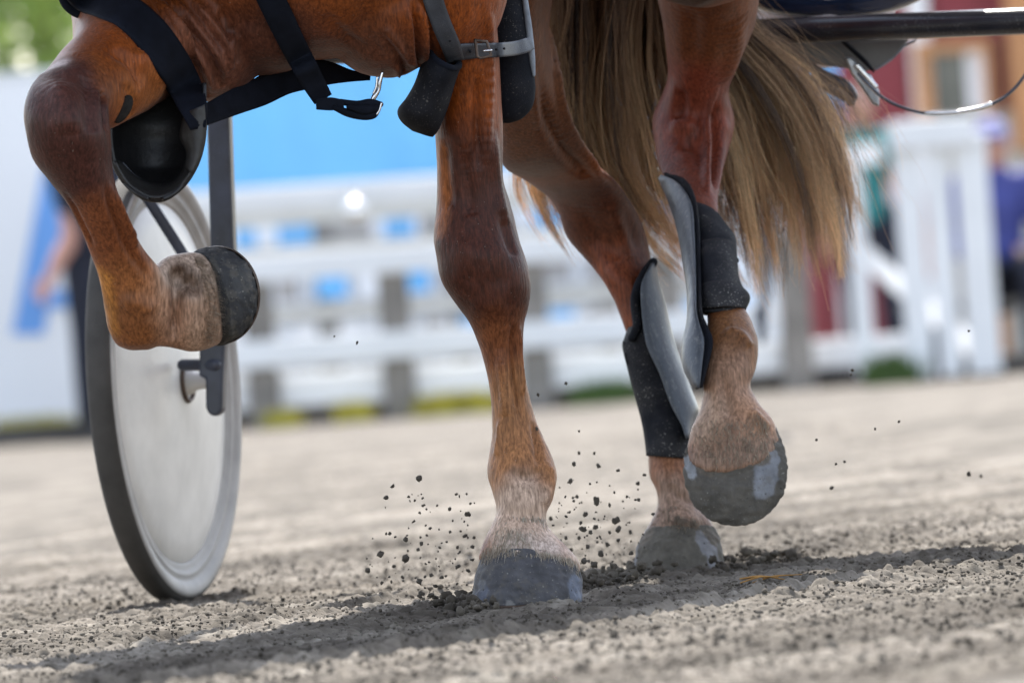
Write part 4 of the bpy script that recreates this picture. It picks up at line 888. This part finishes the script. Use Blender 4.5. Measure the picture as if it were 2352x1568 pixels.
def person(label, base, J, skinm, clothes, cat='person', sc=1.0, group=None):
    """J: joints in metres from the base point on the ground, x right, y away, z up"""
    base = np.asarray(base, float); j = {k: base + np.array(v) * sc for k, v in J.items()}
    t = thing('person', label, cat, base, group); b = MB(); r = lambda *a: [x * sc for x in a]
    pel, chest, neck, head = j['pelvis'], j['chest'], j['neck'], j['head']
    b.tube([pel - [0, 0, .06 * sc], pel + [0, 0, .06 * sc], (pel + chest) / 2, chest, neck - (neck - chest) * .35], r(.13, .14, .13, .15, .1), 20, 4, flat=.75)
    b.tube([neck - (neck - chest) * .4, neck, head], r(.06, .052, .05), 14, 3)
    f = nrm(j['face']  - head) if 'face' in j else np.array([0, -1, 0]); u = nrm(head - neck); s = np.cross(f, u)
    M = np.column_stack([s, f, u])
    b.ell(head, .076 * sc, .095 * sc, .118 * sc, 20, M); b.ell(head + (f * .03 - u * .06) * sc, .055 * sc, .06 * sc, .06 * sc, 16, M)
    b.tube([head + (f * .088 + u * .01) * sc, head + (f * .108 - u * .022) * sc], r(.01, .015), 8)
    for k in (-1, 1): b.ell(head + (s * k * .08 - f * .005 - u * .01) * sc, .012 * sc, .02 * sc, .03 * sc, 10, M)
    for k in 'lr':
        sh, el, wr, hp, kn, an = (j[n + k] for n in ('sh', 'el', 'wr', 'hip', 'kn', 'an'))
        b.tube([chest + (sh - chest) * .5 + [0, 0, .03 * sc], sh, (sh + el) / 2, el, (el + wr) / 2, wr], r(.075, .062, .052, .043, .041, .03), 14, 4)
        d = nrm(wr - el); sd = nrm(np.cross(d, f) + 1e-3); nn = np.cross(sd, d)
        pm = wr + d * .05 * sc; b.ell(pm, .03 * sc, .015 * sc, .05 * sc, 12, np.column_stack([sd, nn, d]))
        for q, ln in zip((-.024, -.008, .008, .024), (.065, .078, .072, .055)):
            p0 = pm + (d * .035 + sd * q) * sc; b.tube([p0, p0 + (d * ln * .55 + nn * .01) * sc, p0 + (d * ln + nn * .03) * sc], r(.009, .0085, .007), 8, 2)
        b.tube([pm - (d * .02 - sd * .026) * sc, pm + (d * .015 + sd * .045) * sc, pm + (d * .045 + sd * .05) * sc], r(.012, .01, .008), 8, 2)
        b.tube([hp + [0, 0, .04 * sc], (hp + kn) / 2, kn, kn * .6 + an * .4, an], r(.09, .078, .058, .056, .038), 16, 4)
    o = remesh(b, 'body', .0085 * sc, 3); fin(o, skinm, t)
    for part, mat in clothes:
        c = MB()
        if part in ('jacket', 'shirt'):
            c.tube([pel - [0, 0, .04 * sc], pel + [0, 0, .08 * sc], (pel + chest) / 2, chest, neck - (neck - chest) * .3], r(.155, .16, .15, .17, .1), 22, 4, flat=.78)
            for k in 'lr':
                sh, el, wr = (j[n + k] for n in ('sh', 'el', 'wr')); e = el + (wr - el) * (.8 if part == 'jacket' else -.25)
                pts = [chest + (sh - chest) * .5 + [0, 0, .03 * sc], sh, (sh + el) / 2] + ([el] if part == 'jacket' else []) + [e]
                c.tube(pts, r(.09, .078, .068, .06, .05)[:len(pts)], 16, 4)
        elif part == 'trousers':
            c.tube([pel - [0, 0, .05 * sc], pel + [0, 0, .07 * sc]], r(.155, .15), 20, 2, flat=.8)
            for k in 'lr':
                hp, kn, an = (j[n + k] for n in ('hip', 'kn', 'an')); c.tube([hp + [0, 0, .03 * sc], (hp + kn) / 2, kn, kn * .5 + an * .5, an], r(.105, .093, .075, .07, .06), 16, 4)
        elif part == 'shoes':
            for k in 'lr':
                an = j['an' + k]; fd = nrm(j.get('toe' + k, an + np.array([0, -1, 0]) * sc) - an)
                c2_ = MB(); c2_.tube([an - fd * .05 * sc - [0, 0, .04 * sc], an + fd * .06 * sc - [0, 0, .045 * sc], an + fd * .16 * sc - [0, 0, .055 * sc]], r(.045, .047, .035), 12, 3); c2_.tube([an + [0, 0, .05 * sc], an - [0, 0, .03 * sc]], r(.05, .05), 12)
                so_ = remesh(c2_, 'shoe', .009 * sc, 3); fin(so_, mat, t)
            continue
        elif part == 'hair':
            c.ell(head + (u * .02 - f * .018) * sc, .086 * sc, .098 * sc, .115 * sc, 20, M)
            o = c.build('hair', mat, t); continue
        elif part == 'cap':
            c.ell(head + (u * .045 - f * .005) * sc, .088 * sc, .105 * sc, .085 * sc, 20, M); c.ell(head + (u * .045 + f * .11) * sc, .07 * sc, .065 * sc, .012 * sc, 16, M)
        o = remesh(c, part, .011 * sc, 4); fin(o, mat, t)
    for k in (-1, 1):
        MB().ell(head + (s * k * .032 + f * .083 + u * .012) * sc, .012 * sc, .012 * sc, .009 * sc, 10, M).build('eye', MAT['glass'], t)
    return t
STAND = dict(pelvis=(0, 0, .95), chest=(0, 0, 1.3), neck=(0, -.01, 1.46), head=(0, -.03, 1.6), shl=(-.19, 0, 1.39), shr=(.19, 0, 1.39), ell=(-.24, .02, 1.1), elr=(.24, .02, 1.1), wrl=(-.25, -.06, .87), wrr=(.25, -.06, .87),
             hipl=(-.1, 0, .9), hipr=(.1, 0, .9), knl=(-.11, -.02, .5), knr=(.11, -.02, .5), anl=(-.12, .02, .09), anr=(.12, .02, .09))
# driver: sits on the seat, legs stretched forward
seat = P(1890, -119, 17.9)
dj = dict(pelvis=(0, 0, 0.02), chest=(0, .14, .36), neck=(0, .14, .52), head=(0, .12, .66), face=(-.2, -.9, .64), shl=(-.19, .13, .45), shr=(.19, .13, .45), ell=(-.24, -.08, .24), elr=(.24, -.08, .24), wrl=(-.15, -.32, .22), wrr=(.12, -.34, .22),
          hipl=(-.1, -.03, 0), hipr=(.1, -.03, 0), knl=(-.26, -.42, .16), knr=(.22, -.42, .16), anl=(-.38, -.8, .14), anr=(.34, -.82, .14), toel=(-.4, -1.0, .3), toer=(.36, -1.0, .3))
person('driver in lilac white trousers sitting on the navy sulky seat', seat, dj, MAT['skin'], [('jacket', MAT['red_cloth']), ('trousers', MAT['white_cloth']), ('shoes', MAT['dark_cloth']), ('cap', MAT['white_cloth'])])

# ------------------------------------------------------------------ dirt thrown up by the hooves
FLY = [(963, 1098, 9), (902, 1116, 5), (887, 1142, 5), (1075, 1180, 6), (1033, 1168, 3.5), (950, 1197, 4.5), (1068, 1230, 5), (932, 1238, 6), (968, 1248, 6), (932, 1282, 8), (875, 1272, 8), (895, 1225, 5), (1085, 1255, 5), (1010, 1257, 3.5),
       (988, 1213, 3.5), (1052, 1300, 7), (963, 1335, 8), (845, 1310, 6), (877, 1338, 4), (905, 1300, 3.5), (925, 1325, 4.5), (1000, 1345, 5), (1015, 1325, 5), (968, 1362, 8), (1040, 1195, 3), (960, 1262, 4), (990, 1320, 5), (1075, 1310, 5),
       (1375, 1070, 6), (1318, 1065, 5), (1325, 1140, 5), (1370, 1150, 8), (1310, 1105, 5), (1345, 1180, 6), (1415, 1195, 7), (1420, 1215, 8), (1368, 1210, 6), (1340, 1215, 6), (1330, 1235, 5), (1300, 1235, 5), (1395, 1250, 7), (1350, 1255, 5),
       (1380, 1270, 6), (1265, 1190, 6), (1330, 1040, 3.5), (1365, 1040, 3.5), (1330, 990, 3.5), (1465, 1110, 5), (1420, 1080, 4), (1480, 1090, 4), (1342, 1288, 9), (1365, 1296, 9), (1410, 1298, 7), (1318, 1150, 4), (1356, 1222, 4), (1378, 1232, 4),
       (1440, 1140, 4), (1400, 1160, 4), (1300, 1185, 4), (1290, 1300, 6), (1385, 1305, 6), (1420, 1240, 5), (1334, 1200, 4), (1312, 1262, 5), (1400, 1222, 4), (1448, 1222, 5), (1450, 1270, 5),
       (2225, 1088, 5.5), (2253, 1093, 4.5), (1910, 1120, 5), (1920, 1065, 3.5), (2065, 968, 3.5), (1958, 850, 4), (2225, 760, 3.5), (1300, 880, 3.5), (820, 787, 4.5), (768, 772, 2.5), (1236, 906, 3.5), (2010, 985, 3), (1940, 1060, 3), (1875, 1010, 3), (1955, 860, 3), (1233, 985, 3.5), (1500, 1180, 4)]
for k in range(190):
    x = RNG.choice([1090 - 250 * RNG.random() ** 1.4, RNG.uniform(1270, 1480)]); FLY.append((x, 1120 + 230 * RNG.random() ** .7 - (20 if x > 1200 else 0), RNG.uniform(1.2, 3.4)))
FM = []
for k in range(5):
    bm = bmesh.new(); bmesh.ops.create_icosphere(bm, subdivisions=2, radius=1)
    for v in bm.verts:
        c = v.co * 1.9 + Vector((k * 7, 3, 1)); s_ = 1 + .9 * float(vnoise(np.array([c.x]), np.array([c.y + c.z * 1.7]), 50 + k)[0]) + random.uniform(-.13, .13)
        v.co = Vector((v.co.x * s_ * 1.15, v.co.y * s_, v.co.z * s_ * (.75 + .1 * k)))
    me = bpy.data.meshes.new('dirt_clod'); bm.to_mesh(me); bm.free(); me.materials.append(MAT['fly']); FM.append(me)
for i, (x, y, r) in enumerate(FLY):
    D = 16.0 + RNG.uniform(-.1, .15) if x < 1250 else (16.7 + RNG.uniform(-.4, .3) if x < 1600 else RNG.uniform(16, 18))
    o = bpy.data.objects.new('dirt_clod', FM[i % 5]); COL.objects.link(o)
    o.location = P(x, y, D); o.rotation_euler = RNG.uniform(0, 6.28, 3); o.scale = [r * .92 * D / FPX * q for q in RNG.uniform(.75, 1.25, 3)]
    if x < 1100 and y > 1000: lab, gr = 'small dark dirt clod flying ahead of the standing front hoof', 'clods flying ahead of the front hoof'
    elif x < 1520 and y > 950: lab, gr = 'small dark dirt clod flying between the front and hind hooves', 'clods flying between the hooves'
    elif x > 1800: lab, gr = 'lone dirt clod flying behind the horse past its tail', 'clods flying behind the horse'
    else: lab, gr = 'lone dirt speck in the air level with the white fence rails', 'clods in the air before the fence'
    if (x, y) == (963, 1098): lab, gr = 'highest and biggest dirt clod thrown up ahead of the front hoof', None
    tag(o, lab, 'dirt clod', gr)
# a wisp of straw on the sand
sp = P(1760, 1378, 16.15); sp[2] = .004
sb = MB()
for k in range(5):
    a = RNG.uniform(-.25, .25); p = sp + np.array([RNG.uniform(-.012, .012), RNG.uniform(-.01, .01), RNG.uniform(0, .006)]); d = np.array([math.cos(a), math.sin(a) * .6, RNG.uniform(-.1, .15)])
    sb.tube([p - d * .028, p + [0, 0, .004], p + d * RNG.uniform(.02, .04)], [.0008, .0014, .0005], 6, 3)
tag(sb.build('straw', MAT['straw']), 'orange brown wisp of straw lying on the grey sand', 'straw')

# ------------------------------------------------------------------ beyond the track
def wz(x, y, D): return float(P(x, y, D)[2])
def wx(x, D, y=700): return float(P(x, y, D)[0])
def xbox(mb, x0, x1, z0, z1, D, dep): return mb.box(((x0 + x1) / 2, D, (z0 + z1) / 2), np.array([abs(x1 - x0) / 2, dep / 2, (z1 - z0) / 2]))
DF = 54.0
# white board fence
fe = thing('board_fence', 'white board fence on weathered posts along the far side of the track', 'fence', (0, DF, 0))
X0, X1 = wx(235, DF), wx(1790, DF)
for z0, z1, xr in ((1.0, 1.095, wx(2050, DF)), (.665, .785, X1), (.275, .40, X1)): xbox(MB(), X0, xr, z0, z1, DF, .03).build('rail', MAT['white_paint'], fe, smooth=False, bevel=.006)
for px in (285, 592, 905, 1222, 1530, 1825): x = wx(px, DF); xbox(MB(), x - .072, x + .072, -.05, .74, DF + .09, .14).build('post', MAT['old_wood'], fe, smooth=False, bevel=.01)
ps = [285, 592, 905, 1222, 1530, 1825]
for a, b_ in zip(ps[:-1], ps[1:]): xbox(MB(), wx(a, DF) + .076, wx(b_, DF) - .076, .09, .235, DF + .1, .03).build('base_board', MAT['white_paint'], fe, smooth=False, bevel=.006)
# chrome ball added to stand for a blurred sun glint
kn = P(815, 483, 53.9)
kb_ = MB().ell(kn, .052, .052, .052, 28).tube([kn + [0, .0, 0], kn + [0, .12, 0]], .012, 10)
tag(kb_.build('glint_ball', plain('chrome', (.9, .9, .9), .1, 1.0, var=.02)), 'chrome ball added below the top fence rail as a sun glint', 'ball')
# white gate and brace
ga = thing('white_gate', 'tall white gate of three thick uprights with a diagonal brace', 'gate', (wx(2150, 53), 53, 0))
for px, hw in ((2098, .058), (2168, .047), (2247, .07)): x = wx(px, 53, 600); xbox(MB(), x - hw, x + hw, .02, 1.1, 53, .08).build('upright', MAT['white_paint'], ga, smooth=False, bevel=.008)
xbox(MB(), wx(2040, 53, 315), wx(2236, 53, 315), 1.04, 1.17, 52.93, .05).build('top_rail', MAT['white_paint'], ga, smooth=False, bevel=.008)
x = wx(1976, 53, 620); xbox(MB(), x - .042, x + .042, .05, 1.0, 53.1, .06).build('upright', MAT['white_paint'], ga, smooth=False, bevel=.008)
a, c = P(1958, 560, 53.15), P(2255, 815, 53.15); d = nrm(c - a); nn = np.cross(d, (0, 1, 0)) * .042
MB().prism([a - nn, a + nn, c + nn, c - nn], (0, .04, 0)).build('brace', MAT['white_paint'], ga, smooth=False, bevel=.005)
xbox(MB(), wx(1700, 54.2), wx(2075, 54.2), .09, .22, 54.3, .03).build('base_board', MAT['white_paint'], ga, smooth=False, bevel=.006)
# hoarding with the big blue letter
ho = thing('hoarding', 'white advertising hoarding with a big blue slanted letter A', 'hoarding', (wx(60, 56), 56, 0))
xbox(MB(), wx(-3600, 56), wx(262, 56), 0.08, wz(60, 178, 56), 56, .05).build('panel', MAT['white_wall'], ho, smooth=False, bevel=.01)
xbox(MB(), wx(-3600, 56), wx(262, 56), wz(60, 178, 56) + .003, wz(60, 178, 56) + .03, 56, .07).build('capping', MAT['white_paint'], ho, smooth=False)
LD = 55.965
A_ = [[(100, 388), (172, 388), (100, 768), (28, 768)], [(130, 440), (172, 388), (274, 768), (204, 768)], [(86, 668), (226, 668), (232, 706), (78, 706)]]
am = MB()
for k, q in enumerate(A_): am.prism([P(x, y, LD - .004 * k) for x, y in q], (0, .006, 0))
am.build('letter', MAT['banner_blue'], ho, smooth=False)
for px in (-3400, -2600, -1800, -1000, -300, 20, 180): x = wx(px, 56.06); xbox(MB(), x - .04, x + .04, -.05, 1.5, 56.09, .06).build('post', MAT['old_wood'], ho, smooth=False)
# stand with blue and grey panels behind the fence
st = thing('slatted_stand', 'pale slatted stand with blue panels behind the white fence', 'stand', (wx(900, 60), 60, 0))
for z in (1.02, .83, .52, .29): xbox(MB(), wx(300, 60), wx(1700, 60), z - .045, z + .045, 60 - (1.1 - z) * .6, .05).build('plank', MAT['beige'], st, smooth=False)
for z, h in ((.92, .05), (.66, .07), (.405, .05), (.16, .05)):
    x = wx(300, 60) + .05
    while x < wx(1700, 60):
        wd = random.uniform(.09, .2); r_ = random.random()
        xbox(MB(), x, x + wd, z - h, z + h, 60.1 - (1.1 - z) * .6, .04).build('panel', MAT['sky_blue'] if r_ < .42 else (MAT['pale_grey'] if r_ < .7 else MAT['white_wall']), st, smooth=False); x += wd + random.uniform(.03, .12)
for px in (420, 750, 1060, 1400): x = wx(px, 60); xbox(MB(), x - .06, x + .06, 0, 1.0, 60.3, .06).build('leg', MAT['old_wood'], st, smooth=False)
xbox(MB(), wx(300, 60), wx(1700, 60), 0.0, 1.12, 60.6, .04).build('backing', MAT['white_wall'], st, smooth=False)
# blue tarpaulin wall and white marquee behind
tp = thing('tarpaulin', 'bright blue tarpaulin hung on a frame behind the white fence', 'tarpaulin', (wx(1100, 64), 64, 0))
xs = np.linspace(wx(300, 64), wx(1960, 64), 120); zs = np.linspace(1.21, 1.905, 14); V = []
for z in zs:
    for x in xs: V.append((x, 64 + .03 * math.sin(x * 5) + .02 * math.sin(x * 13 + z * 3), z))
MB().add(V, grid_faces(14, 120)).build('sheet', MAT['sky_blue'], tp, solid=.01)
for px in (320, 860, 1400, 1940): x = wx(px, 64); xbox(MB(), x - .025, x + .025, 0, 1.95, 64.12, .05).build('pole', MAT['white_paint'], tp, smooth=False)
mq = thing('marquee', 'long white marquee standing behind the blue tarpaulin', 'marquee', (wx(1000, 68), 68, 0))
xbox(MB(), wx(290, 68), wx(1900, 68), 0, 2.6, 69, 2.0).build('wall', MAT['white_wall'], mq, smooth=False, bevel=.03)
xa, xb = wx(270, 68), wx(1920, 68)
MB().prism([(xa, 67.8, 2.603), (xa, 70.2, 2.603), (xa, 69, 3.5)], (xb - xa, 0, 0)).build('roof', MAT['white_paint'], mq, smooth=False)
# red house with the orange window
DB = 74.0
hb = thing('red_house', 'dark red wooden house with white corner board and orange window frame', 'house', (wx(2200, DB), DB, 0))
def pbox(x0, y0, x1, y1, D, dep): return xbox(MB(), wx(x0, D, (y0 + y1) / 2), wx(x1, D, (y0 + y1) / 2), wz((x0 + x1) / 2, y1, D), wz((x0 + x1) / 2, y0, D), D, dep)
z_ = lambda y: wz(2200, y, DB)
xbox(MB(), wx(1700, DB, 200), wx(2092, DB, 200), 0, 3.2, DB + 2, 4).build('wall', MAT['red_wall'], hb, smooth=False, bevel=.02)
xbox(MB(), wx(2096, DB, 200), wx(2142, DB, 200), 0, 3.2, DB - .02, .12).build('corner_board', MAT['white_paint'], hb, smooth=False, bevel=.01)
xbox(MB(), wx(2144, DB, 200), wx(3500, DB, 200), 0, z_(262), DB + 2, 4).build('wall', MAT['beige'], hb, smooth=False)
xbox(MB(), wx(2144, DB, 200), wx(3500, DB, 200), z_(262) + .003, 3.2, DB + 2.02, 4).build('wall', MAT['red_wall'], hb, smooth=False)
wf = xbox(MB(), wx(2140, DB), wx(2176, DB), z_(265), z_(92), DB - .1, .08).box(((wx(2176, DB) + wx(2296, DB)) / 2, DB - .1, (z_(92) + z_(120)) / 2), np.array([(wx(2296, DB) - wx(2176, DB)) / 2, .038, (z_(92) - z_(120)) / 2]))
wfo = xbox(wf, wx(2296, DB), wx(2318, DB), z_(265), z_(92), DB - .1, .08).build('window_frame', MAT['orange'], hb, smooth=False)
xbox(MB(), wx(2176, DB), wx(2258, DB), z_(262), z_(120), DB - .04, .02).build('pane', MAT['glass'], wfo, smooth=False)
xbox(MB(), wx(2258, DB), wx(2296, DB), z_(262), z_(120), DB - .05, .02).build('curtain', MAT['white_wall'], wfo, smooth=False)
xbox(MB(), wx(2322, DB, 250), wx(2420, DB, 250), z_(360), 3.2, DB - .12, .1).build('door_frame', MAT['orange'], hb, smooth=False)
xbox(MB(), wx(2218, DB, 550), wx(2300, DB, 550), 0, z_(390), DB - .12, .1).build('door', MAT['orange'], hb, smooth=False)
MB().prism([(wx(1680, DB), DB - .5, 3.203), (wx(1680, DB), DB + 4.5, 3.203), (wx(1680, DB), DB + 2, 4.8)], (wx(3520, DB) - wx(1680, DB), 0, 0)).build('roof', MAT['old_wood'], hb, smooth=False)
# people along the fence
b0 = P(272, 1010, 54.6); b0[2] = 0
J = dict(STAND); J.update(ell=(-.23, -.03, 1.08), wrl=(-.17, -.2, .86), shl=(-.18, 0, 1.39))
J.update(ell=(-.13, -.16, 1.05), wrl=(-.1, -.32, .80))
person('person in dark clothes with one bare forearm in front of the letter A', b0, {**J, 'shl': (-.17, 0, 1.36), 'ell': (-.15, -.08, .95), 'wrl': (-.25, -.2, .76)}, MAT['skin'], [('shirt', MAT['dark_cloth']), ('trousers', MAT['dark_cloth']), ('shoes', MAT['dark_cloth']), ('hair', MAT['brown_hair'])])
b1 = P(2320, 850, 57); b1[2] = 0
SIT = dict(pelvis=(0, 0, .47), chest=(0, .02, .8), neck=(0, 0, .95), head=(-.01, -.03, 1.09), shl=(-.17, 0, .88), shr=(.17, 0, .88), ell=(-.22, -.08, .62), elr=(.22, -.08, .62), wrl=(-.12, -.3, .56), wrr=(.12, -.3, .56),
           hipl=(-.09, -.02, .45), hipr=(.09, -.02, .45), knl=(-.13, -.42, .5), knr=(.12, -.42, .5), anl=(-.11, -.4, .09), anr=(.14, -.4, .09))
person('person in violet cap and blue top sitting by the white gate', b1, SIT, MAT['skin'], [('jacket', MAT['blue_cloth']), ('trousers', MAT['dark_cloth']), ('shoes', MAT['dark_cloth']), ('cap', MAT['violet_cap'])])
bn = thing('bench', 'dark plank bench under the person in the violet cap', 'bench', b1)
xbox(MB(), b1[0] - .5, b1[0] + .9, .3, .345, b1[1] + .02, .36).build('seat', MAT['old_wood'], bn, smooth=False)
for dx in (-.35, .7): xbox(MB(), b1[0] + dx - .03, b1[0] + dx + .03, -.02, .297, b1[1] + .02, .3).build('leg', MAT['dark_cloth'], bn, smooth=False)
b2 = P(2020, 860, 61); b2[2] = 0
person('spectator in a teal jacket behind the white gate', b2, STAND, MAT['skin'], [('jacket', MAT['teal_cloth']), ('trousers', MAT['dark_cloth']), ('shoes', MAT['dark_cloth']), ('hair', MAT['brown_hair'])], sc=.86)
b3 = P(1935, 870, 62); b3[2] = 0
person('spectator in a pink top standing behind the top fence rail', b3, STAND, MAT['skin'], [('shirt', MAT['pink_cloth']), ('trousers', MAT['red_cloth']), ('shoes', MAT['dark_cloth']), ('hair', MAT['brown_hair'])], sc=.84)
b4 = P(2075, 860, 63); b4[2] = 0
person('child in a pink shirt and red trousers behind the gate brace', b4, STAND, MAT['skin'], [('shirt', MAT['pink_cloth']), ('trousers', MAT['red_cloth']), ('shoes', MAT['dark_cloth']), ('hair', MAT['brown_hair'])], sc=.66)
# weeds at the foot of the fence
def tuft(px, D, wdt, h, mat, label, n=220):
    b = MB(); c = P(px, 960, D); c[2] = 0
    for k in range(n):
        x = c[0] + random.gauss(0, wdt / 4.5); y = c[1] + random.uniform(-.12, .12); hh = h * random.uniform(.5, 1.1); l = random.uniform(-.06, .06); w_ = random.uniform(.004, .01)
        b.add([(x - w_, y, -.01), (x + w_, y, -.01), (x + l * .5 + w_ * .8, y, hh * .6), (x + l, y + random.uniform(-.02, .02), hh), (x + l * .5 - w_ * .8, y, hh * .6)], [(0, 1, 2, 3, 4)])
    tag(b.build('weed_tuft', mat, smooth=False), label, 'weeds', 'weeds along the fence')
tuft(650, 53.6, .12, .085, MAT['weed'], 'yellow green weed tuft beside the fence post by the sulky wheel'); tuft(810, 53.7, .13, .1, MAT['weed'], 'yellow green weed tuft just before a weathered fence post')
tuft(1050, 53.7, .34, .11, MAT['weed'], 'broad bright yellow weed tuft behind the cannon of the standing foreleg', 500); tuft(1400, 53.8, .3, .12, MAT['green_weed'], 'dark green weed tuft between the front and hind legs')
tuft(80, 55.2, .5, .13, MAT['weed'], 'long yellow green weed tuft along the foot of the lettered hoarding', 500); tuft(2060, 52.9, .2, .15, MAT['green_weed'], 'dark green weed tuft at the foot of the white gate')
# dark kerb strip filling the gap below the fence boards
xbox(MB(), -14, 14, -.06, .085, 54.5, .6).build('verge', plain('dark_strip', (.055, .052, .05), .9, var=.4, scale=6), smooth=False); bpy.data.objects['verge']['kind'] = 'structure'
# trees over the hoarding
def tree(px, D, h, rad, seed, label):
    r = random.Random(seed); c = P(px, 800, D); c[2] = 0; t = thing('leafy_tree', label, 'tree', c, 'trees behind the hoarding')
    MB().tube([c, c + [.1, 0, h * .3], c + [0, .1, h * .6], c + [.1, .1, h * .9]], [.2, .16, .11, .04], 12, 4).build('trunk', MAT['bark'], t)
    b = MB(); cl = [(c + np.array([r.gauss(0, rad * .5), r.gauss(0, rad * .5), h * .62 + r.gauss(0, h * .2)]), r.uniform(.35, .8) * rad * .6) for _ in range(46)]
    V, F = [], []
    for cc, rr in cl:
        for _ in range(130):
            d = nrm([r.gauss(0, 1) for _ in range(3)]); p = cc + d * rr * r.uniform(.5, 1.05); u = nrm([r.gauss(0, 1) for _ in range(3)]); v = nrm(np.cross(u, d + .3 * nrm([r.gauss(0, 1) for _ in range(3)])))
            s_ = r.uniform(.05, .1); n = len(V); V += [p - u * s_, p + v * s_ * .5, p + u * s_, p - v * s_ * .5]; F.append((n, n + 1, n + 2, n + 3))
    b.add(V, F).build('crown', MAT['leaf'], t, smooth=False)
tree(-60, 92, 5.4, 2.2, 1, 'bushy green tree beyond the hoarding, cut by the edge of the view'); tree(150, 98, 6.2, 2.4, 2, 'taller light green tree behind the lettered hoarding'); tree(330, 104, 6.5, 2.6, 3, 'green tree between the hoarding and the marquee')
for k, (px, D, h) in enumerate(((-460, 94, 6.4), (-900, 99, 5.6), (-1400, 92, 6.8), (-2000, 97, 6.0))):
    tree(px, D, h, 2.5, 10 + k, ('dense green tree beyond the plain end of the hoarding', 'low green tree beyond the plain end of the hoarding', 'tall green tree beyond the plain end of the hoarding', 'green tree at the very end of the hoarding')[k])
